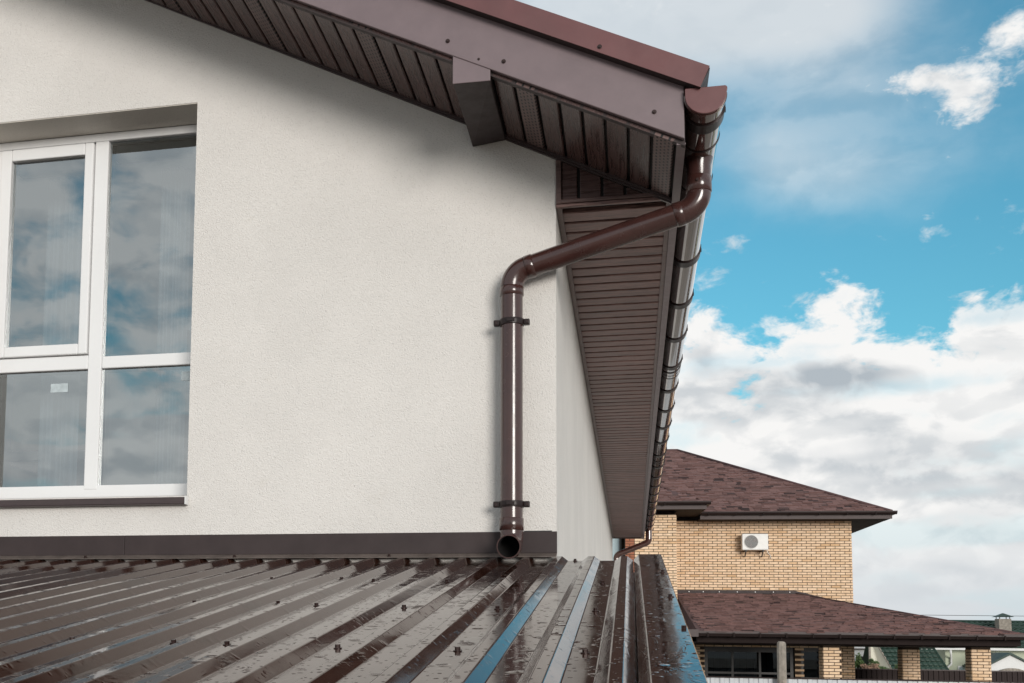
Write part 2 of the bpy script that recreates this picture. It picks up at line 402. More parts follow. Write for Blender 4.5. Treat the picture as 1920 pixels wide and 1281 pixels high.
# front wall with a window hole
b = MB(); T = .42
def wall_piece(poly): b.poly_prism([(x, 0, z) for x, z in poly], (0, T, 0))
wall_piece([(WX1, 0), (0, 0), (0, zr(0)), (WX1, zr(WX1))])
wall_piece([(WX0, 0), (WX1, 0), (WX1, WZ0), (WX0, WZ0)])
wall_piece([(WX0, WZ1), (WX1, WZ1), (WX1, zr(WX1)), (WX0, zr(WX0))])
wall_piece([(XL, 0), (WX0, 0), (WX0, zr(WX0)), (XRIDGE, zr(XRIDGE)), (XL, zr(XL))])
w_front = b.build('front_wall', M['stucco'], house); fix_normals(w_front)
bm = bmesh.new(); bm.from_mesh(w_front.data); bmesh.ops.remove_doubles(bm, verts=bm.verts, dist=.0005)
seen = {}
for fc in list(bm.faces):                              # drop the inner faces where the pieces touch
    key = tuple(round(q, 3) for q in fc.calc_center_median())
    if key in seen: bmesh.ops.delete(bm, geom=[fc, seen[key]], context='FACES_ONLY')
    else: seen[key] = fc
bm.to_mesh(w_front.data); bm.free()
HL = 15.62
MB().box(-.42, 0, T+.001, HL, 0, 4.62).build('side_wall', M['stucco'], house)
MB().box(XL, XL+.4, T+.001, HL, 0, 4.62).build('side_wall', M['stucco'], house)
MB().box(XL, 0, HL+.002, HL+.3, 0, 4.62).build('rear_wall', M['stucco'], house)
# reveals lined with smoother plaster
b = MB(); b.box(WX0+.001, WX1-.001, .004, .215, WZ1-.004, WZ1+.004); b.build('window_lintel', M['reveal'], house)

# roof body (closed prism under the covering)
b = MB()
zt = lambda X: (4.975-.48*X) if X > XRIDGE else (4.975-.48*(2*XRIDGE-X))
pr = [(.56, zt(.56)-.012), (XRIDGE, zt(XRIDGE)-.012), (2*XRIDGE-.56, zt(.56)-.012), (2*XRIDGE-.56, zt(.56)-.06), (XRIDGE, zt(XRIDGE)-.07), (.56, zt(.56)-.06)]
b.poly_prism([(x, -.645, z) for x, z in pr], (0, HL+.9, 0))
ro = b.build('roof_covering', M['verge'], house); fix_normals(ro)
# dark decking above the gable soffit so no light leaks
b = MB()
b.hexa([(.50, -.598, zr(.5)+.02), (.50, .0, zr(.5)+.02), (XRIDGE, .0, zr(XRIDGE)+.02), (XRIDGE, -.598, zr(XRIDGE)+.02),
        (.50, -.598, zr(.5)+.05), (.50, .0, zr(.5)+.05), (XRIDGE, .0, zr(XRIDGE)+.05), (XRIDGE, -.598, zr(XRIDGE)+.05)])
dk = b.build('soffit_backing', M['black'], house); fix_normals(dk)

# gable soffit slats
gable = empty('gable_soffit', (0, 0, 0), 0, house)
PIT = .0895; SL = math.hypot(PIT, PIT*.489); GAP = .0135
def slat_mesh(L, Wd, mt, d=.012):
    b = MB(); e = .004; h = L/2; w = Wd/2
    prof = [(-w, d), (-w, e), (-w+e, 0), (w-e, 0), (w, e), (w, d)]
    i = len(b.v)
    for x in (-h, h):
        for y, z in prof: b.v.append((x, y, z))
    n = len(prof)
    for k in range(n-1): b.face((i+k, i+k+1, i+n+k+1, i+n+k))
    b.face((i+n-1, i, i+n, i+2*n-1)); b.face(tuple(range(i, i+n))); b.face(tuple(range(i+2*n-1, i+n-1, -1)))
    me = b.data('slat', mt)
    bm = bmesh.new(); bm.from_mesh(me); bmesh.ops.recalc_face_normals(bm, faces=bm.faces); bm.to_mesh(me); bm.free()
    return me
s_me = slat_mesh(.60, SL-GAP, M['slat']); s_pf = slat_mesh(.60, SL-GAP, M['slat_perf'])
def place_slat(xa, perf):
    xc = xa-PIT/2; dv = Vector((1, 0, -.489)).normalized(); y_ax = dv; x_ax = Vector((0, 1, 0)); z_ax = x_ax.cross(y_ax)
    if z_ax.z < 0: z_ax = -z_ax; x_ax = -x_ax
    zc = (4.671-.497*xc+4.683-.482*xc)/2-.004
    mw = Matrix((x_ax, y_ax, z_ax)).transposed().to_4x4(); mw.translation = Vector((xc, -.30, zc))
    inst('slat', s_pf if perf else s_me, gable, mw)
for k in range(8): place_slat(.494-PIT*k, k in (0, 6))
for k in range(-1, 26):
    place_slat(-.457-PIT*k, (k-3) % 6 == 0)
# edge channel along the wall and along the back of the barge board
b = MB()
def rake_bar(mb, x0, x1, y0, y1, o0, o1, zf):
    mb.hexa([(x0, y0, zf(x0)+o0), (x1, y0, zf(x1)+o0), (x1, y1, zf(x1)+o0), (x0, y1, zf(x0)+o0), (x0, y0, zf(x0)+o1), (x1, y0, zf(x1)+o1), (x1, y1, zf(x1)+o1), (x0, y1, zf(x0)+o1)])
zl = lambda X: 4.671-.497*X
rake_bar(b, XRIDGE, .497, -.016, -.003, -.016, .012, zl)
rake_bar(b, XRIDGE, .497, -.030, -.0165, -.009, .004, zl)
b.build('wall_channel', M['sill'], gable)

# barge board, verge trim
b = MB(); zb = lambda X: 4.688-.482*X; zbt = lambda X: 4.905-.482*X
def rake_board(mb, x0, x1, y0, y1, fl, fh):
    mb.hexa([(x0, y0, fl(x0)), (x1, y0, fl(x1)), (x1, y1, fl(x1)), (x0, y1, fl(x0)), (x0, y0, fh(x0)), (x1, y0, fh(x1)), (x1, y1, fh(x1)), (x0, y1, fh(x0))])
rake_board(b, XRIDGE, .528, -.622, -.600, zb, zbt)
bg_ = b.build('barge_board', M['barge'], house); bevel(bg_, .003)
b = MB(); rake_board(b, 2*XRIDGE-.528, XRIDGE-.001, -.622, -.600, lambda X: zb(2*XRIDGE-X), lambda X: zbt(2*XRIDGE-X)); b.build('barge_board', M['barge'], house)
b = MB(); rake_bar(b, XRIDGE, .53, -.5995, -.574, -.014, .02, lambda X: 4.684-.482*X); b.build('barge_return', M['dark_metal'], house)
vt = MB()
vl = lambda X: 4.894-.48*X; vh = lambda X: 4.992-.48*X
rake_board(vt, XRIDGE, .600, -.668, -.664, vl, vh)                        # face
vt_o = vt.build('verge_trim', M['verge'], house)
# slanted end of the trim face
me = vt_o.data
for v in me.vertices:
    if v.co.x > .5 and v.co.z > vl(.6)+.05: v.co.x = .622; v.co.z = vh(.622)
    elif v.co.x > .5: v.co.x = .586; v.co.z = vl(.586)
b = MB(); rake_board(b, XRIDGE, .586, -.6635, -.623, lambda X: vl(X)+.001, lambda X: vl(X)+.004); b.build('verge_lip', M['dark_metal'], house)
b = MB(); rake_board(b, XRIDGE, .621, -.6635, -.40, lambda X: vh(X)-.004, lambda X: vh(X)); b.build('verge_top', M['verge'], house)
# closing end of the verge (dark return seen at the corner)
b = MB(); b.poly_prism([(.586, -.6635, vl(.586)+.004), (.621, -.6635, vh(.621)-.006), (.621, -.45, vh(.621)-.006), (.590, -.45, vl(.586)+.01)], (.002, 0, 0)); b.build('verge_end', M['dark_metal'], house)

# screws
def screw_mesh(r=.006, h=.005, washer=.010):
    b = MB(); b.tube([(0, 0, 0), (0, 0, .002)], washer, 14, True, False); b.tube([(0, 0, .002), (0, 0, .002+h)], r, 6, True, False)
    return b.data('screw', M['screw'])
sc_front = screw_mesh(.0055, .005, .0092)
Mf = Matrix.Rotation(R(90), 4, 'X')
for x, z in ((-.396, 4.933), (-.168, 4.821), (.416, 4.551), (-1.1, 5.27)):
    mw = Mf.copy(); mw.translation = Vector((x, -.622, z)); inst('screw', sc_front, house, mw)
mw = Mf @ Matrix.Scale(.6, 4); mw.translation = Vector((-.269, -.622, 4.842)); inst('screw', sc_front, house, mw)
for x, z in ((.211, 4.796+.02), (-.72, 5.235)):
    mw = Mf.copy(); mw.translation = Vector((x, -.668, z)); inst('screw', sc_front, house, mw)

# outrigger beam clad in metal
b = MB(); bx0, bx1 = -.374, -.224
b.hexa([(bx0, -.612, 4.752), (bx1, -.612, 4.750), (bx1, -.002, 4.766), (bx0, -.002, 4.748), (bx0, -.612, 4.90), (bx1, -.612, 4.86), (bx1, -.002, 4.86), (bx0, -.002, 4.90)])
bm_o = b.build('outrigger_beam', M['dark_metal'], house); bevel(bm_o, .004)
b = MB(); b.hexa([(bx0-.0015, -.6175, 4.751), (bx1+.0015, -.6175, 4.749), (bx1+.0015, -.6125, 4.749), (bx0-.0015, -.6125, 4.751), (bx0-.0015, -.6175, zb(bx0)+.03), (bx1+.0015, -.6175, zb(bx1)+.03), (bx1+.0015, -.6125, zb(bx1)+.03), (bx0-.0015, -.6125, zb(bx0)+.03)])
bevel(b.build('beam_end_plate', M['barge'], house), .002)

# fascia along the side eave, side soffit
MB().box(.501, .531, -.598, HL+.05, 4.428, 4.625).build('fascia', M['dark_metal'], house)
MB().box(.4995, .533, -.597, HL+.05, 4.421, 4.4275).build('fascia_return', M['barge'], house)
side = empty('side_soffit', (0, 0, 0), 0, house)
PP = .1359; p_me = slat_mesh(.452, PP-.026, M['plank'], .022)
Mp = Matrix.Rotation(0, 4, 'Z')
Y0 = .089
k = 0
while Y0+PP*(k+1) < HL:
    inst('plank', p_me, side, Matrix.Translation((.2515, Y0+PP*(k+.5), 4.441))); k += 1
MB().box(.0, .50, .02, HL+.03, 4.464, 4.48).build('soffit_backing', M['black'], house)
MB().box(.003, .026, .012, HL, 4.431, 4.452).build('wall_channel', M['trim'], side)
MB().box(.478, .4985, .012, HL, 4.431, 4.452).build('fascia_channel', M['trim'], side)
MB().box(.003, .4985, HL, HL+.03, 4.431, 4.452).build('end_channel', M['trim'], side)
# boxed eave end: small triangle of upright slats on the line of the gable wall
tri = empty('eave_end_panel', (0, 0, 0), 0, house)
MB().poly_prism([(.0, .012, 4.44), (.49, .012, 4.44), (.49, .012, zl(.49)+.02), (0, .012, zl(0)+.02)], (0, .01, 0)).build('panel_backing', M['black'], tri)
for xa, xb in ((.028, .094), (.106, .197), (.209, .296), (.308, .394), (.406, .49)):
    b = MB(); b.poly_prism([(xa, 0, 4.452), (xb, 0, 4.452), (xb, 0, max(4.453, zl(xb))), (xa, 0, zl(xa))], (0, .012, 0)); fix_normals(bevel(b.build('slat', M['slat'], tri), .003))
b = MB(); b.box(.001, .025, -.014, .006, 4.443, zl(.02)-.01); bevel(b.build('corner_trim', M['trim'], tri), .003)
b = MB(); b.box(.001, .4985, -.018, .006, 4.446, 4.464); bevel(b.build('lower_trim', M['trim'], tri), .004)
b = MB(); b.box(.001, .4985, -.012, .010, 4.430, 4.4445); bevel(b.build('lower_trim', M['plank'], tri), .003)

# window ----------------------------------------------------------
win = empty('window', (0, 0, 0), 0, house)
YF = .215                                               # front of the frame
def bar(name, x0, x1, z0, z1, y0=YF, y1=YF+.07, m='pvc', bv=.006):
    o = MB().box(x0, x1, y0, y1, z0, z1).build(name, M[m], win)
    if bv: bevel(o, bv, 3)
    return o
bar('frame_head', WX0, WX1, WZ1-.048, WZ1-.0045)
bar('frame_jamb', WX0, WX0+.066, WZ0, WZ1-.049); bar('frame_jamb', WX1-.066, WX1, WZ0, WZ1-.049)
bar('mullion', -2.362, -2.287, WZ0+.068, WZ1-.049, YF-.002)
bar('bottom_rail', WX0+.067, WX1-.067, WZ0+.028, WZ0+.092)
bar('transom', -2.286, WX1-.067, 3.852, 3.915); bar('transom', WX0+.067, -2.363, 3.852, 3.925)
# opening sash, upper left
sx0, sx1, sz0, sz1 = -2.895, -2.366, 3.929, 5.044
for nm_, a in (('sash_stile', (sx0, sx0+.062, sz0, sz1)), ('sash_stile', (sx1-.048, sx1, sz0, sz1)), ('sash_rail', (sx0+.063, sx1-.049, sz0, sz0+.055)), ('sash_rail', (sx0+.063, sx1-.049, sz1-.062, sz1))):
    bar(nm_, *a, YF-.016, YF+.05)
panes = ((sx0+.060, sx1-.046, sz0+.053, sz1-.060, YF+.012), (-2.288, WX1-.064, 3.913, WZ1-.046, YF+.022), (WX0+.064, -2.361, 3.25, 3.854, YF+.022), (-2.288, WX1-.064, 3.25, 3.854, YF+.022))
for x0, x1, z0, z1, y in panes:
    b = MB(); b.quad((x0, y, z0), (x1, y, z0), (x1, y, z1), (x0, y, z1)); b.build('pane', M['glass'], win)
    b = MB()                                            # black gasket and inner spacer
    for a in ((x0, x1, z1-.018, z1), (x0, x0+.012, z0, z1-.0185), (x1-.012, x1, z0, z1-.0185)): b.box(a[0], a[1], y+.003, y+.016, a[2], a[3])
    b.build('gasket', M['gasket'], win)
# roller-blind box seen dark at the head of the upper panes, paper stickers on the lower panes
MB().box(-2.27, WX1-.07, YF+.045, YF+.10, WZ1-.135, WZ1-.055).build('blind_box', M['gasket'], win)
MB().box(sx0+.07, sx1-.055, YF+.045, YF+.10, sz1-.115, sz1-.07).build('blind_box', M['gasket'], win)
for x0, x1, z0, z1 in ((-2.575, -2.478, 3.742, 3.788), (-1.86, -1.79, 3.775, 3.822)):
    MB().box(x0, x1, YF+.0195, YF+.0215, z0, z1).build('sticker', M['paper'], win)
# metal sill under the frame, with a folded front edge
b = MB()
b.hexa([(WX0, -.035, 3.148), (WX1+.004, -.035, 3.148), (WX1+.004, YF, 3.163), (WX0, YF, 3.163), (WX0, -.035, 3.152), (WX1+.004, -.035, 3.152), (WX1+.004, YF, 3.170), (WX0, YF, 3.170)])
b.box(WX0, WX1+.006, -.040, -.0355, 3.124, 3.1525)
b.box(WX0, WX1+.002, -.0355, -.012, 3.118, 3.1235)
sl = b.build('sill', M['sill'], win)
MB().box(WX1+.0062, WX1+.010, -.043, -.006, 3.118, 3.158).build('sill_end_cap', M['pvc'], win)
# the room behind
b = MB(); rx0, rx1, ry, rz0, rz1 = -5.2, -.9, 2.9, 2.75, 5.32
b.quad((rx0, T, rz0), (rx1, T, rz0), (rx1, ry, rz0), (rx0, ry, rz0)); b.quad((rx0, T, rz1), (rx0, ry, rz1), (rx1, ry, rz1), (rx1, T, rz1))
b.quad((rx0, T, rz0), (rx0, ry, rz0), (rx0, ry, rz1), (rx0, T, rz1)); b.quad((rx1, T, rz0), (rx1, T, rz1), (rx1, ry, rz1), (rx1, ry, rz0))
for a in ((rx0, -4.4, rz0, rz1), (-4.4, -3.5, rz0, 3.4), (-4.4, -3.5, 4.9, rz1), (-3.5, -3.1, rz0, rz1), (-3.1, -2.3, rz0, 3.4), (-3.1, -2.3, 4.9, rz1), (-2.3, rx1, rz0, rz1)):
    b.quad((a[0], ry, a[2]), (a[1], ry, a[2]), (a[1], ry, a[3]), (a[0], ry, a[3]))
b.build('room_lining', M['room'], house)
for a in ((-4.4, -3.5), (-3.1, -2.3)):
    b = MB(); xm = (a[0]+a[1])/2
    for q in ((a[0], a[0]+.07, 3.4, 4.9), (a[1]-.07, a[1], 3.4, 4.9), (a[0]+.07, a[1]-.07, 3.4, 3.47), (a[0]+.07, a[1]-.07, 4.83, 4.9), (a[0]+.07, a[1]-.07, 3.85, 3.92)): b.box(q[0], q[1], ry-.03, ry+.03, q[2], q[3])
    b.build('far_window_frame', M['pvc'], house)

M['sheer'] = mat('sheer_curtain', (.30, .33, .35), .95, var=.10, vscale=12)
for cx0, cx1 in ((-2.84, -2.62), (-2.16, -2.0)):
    b = MB(); n = 40; pts = [(cx0+(cx1-cx0)*k/n, .62+.022*math.sin(k*1.15)+.01*math.sin(k*.37), 0) for k in range(n+1)]
    b.strip(pts, (0, 0, 2.9), (0, 0, 5.05), False, True); b.build('curtain', M['sheer'], house)
for a in ((-2.52, -2.47, 2.8, 4.45), (-1.98, -1.93, 2.8, 4.45), (-2.465, -1.985, 4.40, 4.45), (-2.465, -1.985, 3.30, 3.36)):  # white bars added to brighten the room seen through the glass
    MB().box(a[0], a[1], 1.5, 1.55, a[2], a[3]).build('added_room_bar', M['pvc'], house)

# ------------------------------------------------------------------ gutter along the side eave
gut = empty('gutter', (.607, -.64, 4.53))
tag(gut, 'glossy dark brown half-round gutter running along the side eave', 'gutter')
GX, GZ, GR = .607, 4.592, .0735
def gl(p): return (p[0]-.607, p[1]+.64, p[2]-4.53)
def gbuild(b, name, m):
    b.v = [gl(p) for p in b.v]; o = b.build(name, m, gut); return o
def trough_prof(r, th):
    out = arc((GX, 0, GZ), R(180), R(360), r, 28); inn = arc((GX, 0, GZ), R(360), R(180), r-th, 28)
    lipo = [(GX+r, 0, GZ+.022)]; bead = arc((GX+r-.0075, 0, GZ+.022), R(0), R(230), .0085, 8)
    return [(GX-r, 0, GZ+.028)] + out + bead + inn + [(GX-r+th, 0, GZ+.028)]
GY1 = HL-.15
pf = trough_prof(GR, .003)
b = MB(); b.strip(pf, (0, -.635, 0), (0, GY1, 0), True, True); o = gbuild(b, 'trough', M['gutter']); fix_normals(o)
o.data.polygons.foreach_set('use_smooth', [len(p.vertices) == 4 for p in o.data.polygons])
md = o.modifiers.new('e', 'EDGE_SPLIT'); md.split_angle = R(50)
for ya in (-.648, GY1):                                  # half-round end caps with a rolled rim
    b = MB(); cap = arc((GX, ya, GZ), R(180), R(360), GR+.003, 28) + [(GX+GR+.006, ya, GZ+.014)] + arc((GX+GR-.004, ya, GZ+.019), R(0), R(90), .010, 5) + [(GX-GR-.003, ya, GZ+.029)]
    b.poly_prism(cap, (0, .013, 0)); o = gbuild(b, 'end_cap', M['verge']); fix_normals(o); bevel(o, .0022, 2, 50)
    b = MB(); rim = arc((GX, ya+.0135, GZ), R(176), R(364), GR+.0062, 28)
    b.strip(rim + arc((GX, ya+.0135, GZ), R(364), R(176), GR+.0005, 28), (0, 0, 0), (0, .012, 0), True); o = gbuild(b, 'cap_rim', M['gutter']); fix_normals(o)
def band(y, w, dr, name, m, a0=172, a1=366):
    b = MB(); o_ = arc((GX, y-w/2, GZ), R(a0), R(a1), GR+dr, 26); i_ = arc((GX, y-w/2, GZ), R(a1), R(a0), GR+.0006, 26)
    b.strip(o_+i_, (0, 0, 0), (0, w, 0), True); o = gbuild(b, name, m); fix_normals(o)
    return o
def bracket(y):
    o = band(y, .075, .0066, 'bracket', M['clip'])
    b = MB(); b.v = []; b.box(GX+GR-.002, GX+GR+.0085, y-.014, y+.014, GZ+.004, GZ+.028)
    b.box(GX+GR+.003, GX+GR+.010, y-.008, y+.008, GZ-.010, GZ+.006); b.box(.532, GX-GR+.004, y-.016, y+.016, GZ-.05, GZ+.03)
    b.v = [gl(p) for p in b.v]; c = b.build('clip', M['clip'], o)
ys = [-.50] + [1.175+.79*k for k in range(19) if 1.175+.79*k < GY1-.1]
for y in ys: bracket(y)
band(-.28, .010, .0035, 'outlet_seam', M['clip']); band(.16, .012, .0035, 'outlet_seam', M['clip'])
for y in (3.78, 7.95, 12.1):
    band(y, .16, .0028, 'joint', M['gutter']); band(y-.09, .016, .0045, 'joint_rib', M['clip']); band(y, .008, .0042, 'joint_rib', M['clip']); band(y+.09, .016, .0045, 'joint_rib', M['clip'])

# ------------------------------------------------------------------ downpipe
dp = empty('downpipe', (-.187, -.088, 2.85))
tag(dp, 'brown plastic downpipe with swan-neck crossing from gutter to stucco wall', 'downpipe')
def dbuild(b, name, m='pipe', par=None):
    b.v = [(p[0]+.187, p[1]+.088, p[2]-2.85) for p in b.v]; return b.build(name, M[m], par or dp)
PR = .0488; CR = .0525
A = Vector((.604, -.17, 4.53)); B = Vector((.604, -.17, 4.325)); Cc = Vector((-.187, -.088, 4.118)); D = Vector((-.187, -.088, 2.96))
# outlet under the gutter
b = MB(); b.tube([A+Vector((0, 0, .005)), A+Vector((0, 0, -.03)), A+Vector((0, 0, -.09))], [PR+.010, PR+.001, PR], 36, False); dbuild(b, 'outlet')
def collar(p, q, name='collar', r=CR):
    p, q = Vector(p), Vector(q); d = (q-p).normalized()
    b = MB(); b.tube([p, p+d*.0005, p+d*.003, q-d*.003, q-d*.0005, q], [PR-.002, r-.0025, r, r, r-.0025, PR-.002], 40, False)
    o = dbuild(b, name); md = o.modifiers.new('e', 'EDGE_SPLIT'); md.split_angle = R(55); return o
arc1 = bend_path(A, B, Cc, .085, 14); arc2 = bend_path(B, Cc, D, .085, 14)
collar(A+Vector((0, 0, -.075)), arc1[0]+Vector((0, 0, -.004)))
d1 = (Cc-B).normalized()
b = MB(); b.tube([arc1[0]]+arc1+[arc1[-1]+d1*.002], PR+.0012, 40, False); dbuild(b, 'elbow')
collar(arc1[-1], arc1[-1]+d1*.038, r=PR+.0030)
b = MB(); b.tube([arc1[-1], arc2[0]], PR-.0006, 40, False); dbuild(b, 'pipe')
collar(arc2[0]-d1*.038, arc2[0], r=PR+.0030)
b = MB(); b.tube(arc2, PR+.0012, 40, False); dbuild(b, 'elbow')
collar(arc2[-1], arc2[-1]+Vector((0, 0, -.042)), r=PR+.0036)
b = MB(); b.tube([arc2[-1], D+Vector((0, 0, .03))], PR-.0006, 40, False); dbuild(b, 'pipe')
collar((D.x, D.y, 3.028), (D.x, D.y, 2.972), r=PR+.0036)
# shoe: bend kicking out towards the viewer, open end
E_ = Vector((-.187, -.215, 2.893)); K = Vector((-.187, -.088, 2.900))
arc3 = bend_path(D+Vector((0, 0, .05)), K, E_, .062, 12)
b = MB(); b.tube([D+Vector((0, 0, .02))]+arc3+[E_], PR+.001, 40, False); dbuild(b, 'shoe')
b = MB(); b.tube([E_]+arc3[::-1], PR-.0028, 40, False); b.face(tuple(range(len(b.v)-40, len(b.v)))); dbuild(b, 'shoe_bore', 'black')
b = MB(); tdir = (E_-arc3[-1]).normalized(); b.tube([E_-tdir*.002, E_+tdir*.0006], PR+.002, 40, False); nv = len(b.v); b.tube([E_-tdir*.002, E_+tdir*.0006], PR-.0028, 40, False)
for k in range(40): b.face((40+k, 40+(k+1) % 40, nv+40+(k+1) % 40, nv+40+k))
dbuild(b, 'shoe_rim')
b = MB(); b.tube([(D.x, D.y-PR-.0028, 3.0), (D.x, D.y-PR-.006, 3.0)], .0045, 10, True, False); dbuild(b, 'screw', 'screw')
b = MB(); q = A+Vector((-.008, -CR-.001, -.105)); b.tube([q, q+Vector((0, -.004, 0))], .006, 12, True, False); dbuild(b, 'screw', 'screw')
def clamp(z):
    b = MB(); o_ = arc((D.x, D.y, z), 0, 2*math.pi, PR+.006, 40, 'xz'); b = MB()
    ring = [(PR+.0005, -.013), (PR+.0055, -.013), (PR+.0065, -.006), (PR+.0065, .006), (PR+.0055, .013), (PR+.0005, .013)]
    n = 40
    for j in range(n):
        a = 2*math.pi*j/n
        for r_, zz in ring: b.v.append((D.x+math.cos(a)*r_, D.y+math.sin(a)*r_, z+zz))
    m_ = len(ring)
    for j in range(n):
        for k in range(m_):
            b.face((j*m_+k, ((j+1) % n)*m_+k, ((j+1) % n)*m_+(k+1) % m_, j*m_+(k+1) % m_), False)
    c = dbuild(b, 'clamp', 'clip'); fix_normals(c)
    for s_ in (-1, 1):
        b = MB(); x0 = D.x+s_*(PR+.004); x1 = D.x+s_*(PR+.030)
        b.box(min(x0, x1), max(x0, x1), D.y-.014, D.y+.012, z-.013, z+.013); e = dbuild(b, 'clamp_ear', 'clip', c); bevel(e, .004, 2)
        b = MB(); xm = D.x+s_*(PR+.019); b.tube([(xm, D.y-.014, z), (xm, D.y-.018, z)], .0055, 10, True, False); dbuild(b, 'clamp_bolt', 'screw', c)
    b = MB(); b.tube([(D.x, D.y+PR, z), (D.x, -.0, z)], .006, 10, True); dbuild(b, 'clamp_stud', 'screw', c)
    b = MB(); b.box(D.x-.017, D.x+.017, D.y-PR-.012, D.y-PR-.005, z-.006, z+.006); dbuild(b, 'clamp_bridge', 'clip', c)
clamp(3.892); clamp(3.087)

# far downpipe at the rear end of the gutter
dp2 = empty('downpipe', (.607, HL-.35, 4.3))
tag(dp2, 'dark downpipe elbow at the far end of the side gutter, bending under the eave', 'downpipe')
A2 = Vector((.607, HL-.35, 4.53)); B2 = Vector((.607, HL-.35, 4.33)); C2 = Vector((.07, HL-.28, 4.12)); D2 = Vector((.07, HL-.28, 3.0))
a1 = bend_path(A2, B2, C2, .09, 10); a2 = bend_path(B2, C2, D2, .09, 10)
off = Vector((.607, HL-.35, 4.3))
for nm_, pts in (('outlet', [A2, a1[0]]), ('elbow', a1), ('pipe', [a1[-1], a2[0]]), ('elbow', a2), ('pipe', [a2[-1], D2])):
    b = MB(); b.tube([p-off for p in pts], PR+(.002 if nm_ != 'pipe' else 0), 24, False); b.build(nm_, M['gutter'], dp2)

# ------------------------------------------------------------------ metal lean-to roof in the foreground
TS = .15284; ZR = 2.848; LEN = 4.15; sl_ang = math.atan(TS)
lean = empty('lean_to_roof', (0, 0, ZR)); 
tag(lean, 'wet brown ribbed metal lean-to roof in the foreground below the stucco wall', 'roof')
RX = Matrix.Rotation(sl_ang, 4, 'X')                      # local: x across, y up the slope, z normal
PITCH_R = .1375; RH = .020
def rib_profile(x0, n, tail):
    """n ribs starting with the left base of the first rib at x0; small radii at the folds"""
    pts = []
    def fold(a, p, c, r=.0022):
        a, p, c = Vector(a), Vector(p), Vector(c); u = (a-p).normalized(); w = (c-p).normalized()
        s_ = p+u*r; e_ = p+w*r
        for k in range(4):
            q = k/3; out = (1-q)**2*s_+2*q*(1-q)*p+q*q*e_; pts.append((out.x, out.y))
    raw = []
    for k in range(n):
        b0 = x0+k*PITCH_R; raw += [(b0, 0), (b0+.025, RH), (b0+.051, RH), (b0+.076, 0)]
    raw = [(x0-.001, 0)] + raw + ([(tail, 0)] if tail else [])
    pts.append(raw[0])
    for k in range(1, len(raw)-1): fold(raw[k-1], raw[k], raw[k+1])
    pts.append(raw[-1])
    return pts
base_r = .048+2*PITCH_R                                  # right foot of the last rib
first = base_r-.076-PITCH_R*7
for s in range(4):
    x0 = first-s*8*PITCH_R
    prof = [(x, 0, z) for x, z in rib_profile(x0, 8, None)]
    if s: prof = prof + [(x0+8*PITCH_R-.003, 0, 0)]
    b = MB(); i = 0; nseg = 12
    for q in range(nseg):
        b.strip(prof, (0, -LEN+LEN*q/nseg, .0), (0, -LEN+LEN*(q+1)/nseg, .0), False, True)
    me = b.data('sheet', M['roof']); bm = bmesh.new(); bm.from_mesh(me); bmesh.ops.remove_doubles(bm, verts=bm.verts, dist=.0002); bmesh.ops.recalc_face_normals(bm, faces=bm.faces)
    if sum(f.normal.z for f in bm.faces) < 0: bmesh.ops.reverse_faces(bm, faces=bm.faces)
    bm.to_mesh(me); bm.free(); me.polygons.foreach_set('use_smooth', [False]*len(me.polygons))
    o = inst('sheet', me, lean, Matrix.Translation((0, 0, -.0006*s)) @ RX)
    md = o.modifiers.new('s', 'SOLIDIFY'); md.thickness = .0008; md.offset = -1
# verge flashing on the right edge, two lengths with a lap
def verge(ya, yb, dz):
    pf = [(.3255, 0, .001), (.3445, 0, .0235), (.347, 0, .0245), (.437, 0, .0245), (.4395, 0, .022), (.4395, 0, -.10)]
    pf = pf + [(.4375, 0, -.10), (.4375, 0, .0215), (.437, 0, .0225), (.348, 0, .0225), (.346, 0, .0215), (.328, 0, .001)]
    b = MB(); b.strip([(x, 0, z+dz) for x, _, z in pf], (0, ya, 0), (0, yb, 0), True); o = b.build('verge_flashing', M['roof'], lean); fix_normals(o); o.matrix_local = RX
verge(-2.42, .04, 0); verge(-LEN, -2.36, .0024)
sc_top = screw_mesh(.0062, .0075, .0098)
def roof_screw(x, y, dz=0.):
    mw = RX @ Matrix.Translation((x, y/math.cos(sl_ang), dz)) @ Matrix.Rotation(random.random()*6, 4, 'Z'); inst('screw', sc_top, lean, mw)
for x, y in ((-1.02, -1.70), (-.745, -1.70), (-.608, -1.754), (-.333, -1.79), (-.058, -1.81), (-1.02, -.886), (-.745, -.887), (-.608, -.952), (-.333, -.975), (-.745, -2.549), (-.608, -2.558), (-.333, -2.587), (-.058, -2.60), (-1.02, -2.528), (.079, -.012), (.217, -1.03), (.217, -1.842), (.217, -2.606), (-1.57, -1.7), (-1.57, -.88), (-2.12, -.88), (-2.12, -1.68)):
    roof_screw(x, y)
for x, y in ((.421, -.871), (.422, -1.698), (.429, -2.39)): roof_screw(x, y, .0245)
for x in (-2.21, -1.462, -.735): inst('screw', sc_top, lean, Matrix.Translation((x, -.045, .020)) @ RX)
# wall flashing: upright leaf in two lengths and the lip over the ribs
def flash(x0, x1, dy):
    b = MB(); b.box(x0, x1, -.012-dy, -.0015, .034, .128); o = b.build('wall_flashing', M['dark_metal'], lean); bevel(o, .0015)
    b = MB(); b.hexa([(x0, -.056-dy, .0125), (x1, -.056-dy, .0125), (x1, -.0125, .030), (x0, -.0125, .030), (x0, -.056-dy, .0150), (x1, -.056-dy, .0150), (x1, -.0125, .0338), (x0, -.0125, .0338)]); b.build('flashing_lip', M['lip'], lean)
flash(-2.025, .002, .0015); flash(-4.4, -2.0275, 0.)
MB().box(-.14, -.02, -.006, -.0012, .1285, .1325).build('sealant_edge', M['gasket'], lean)
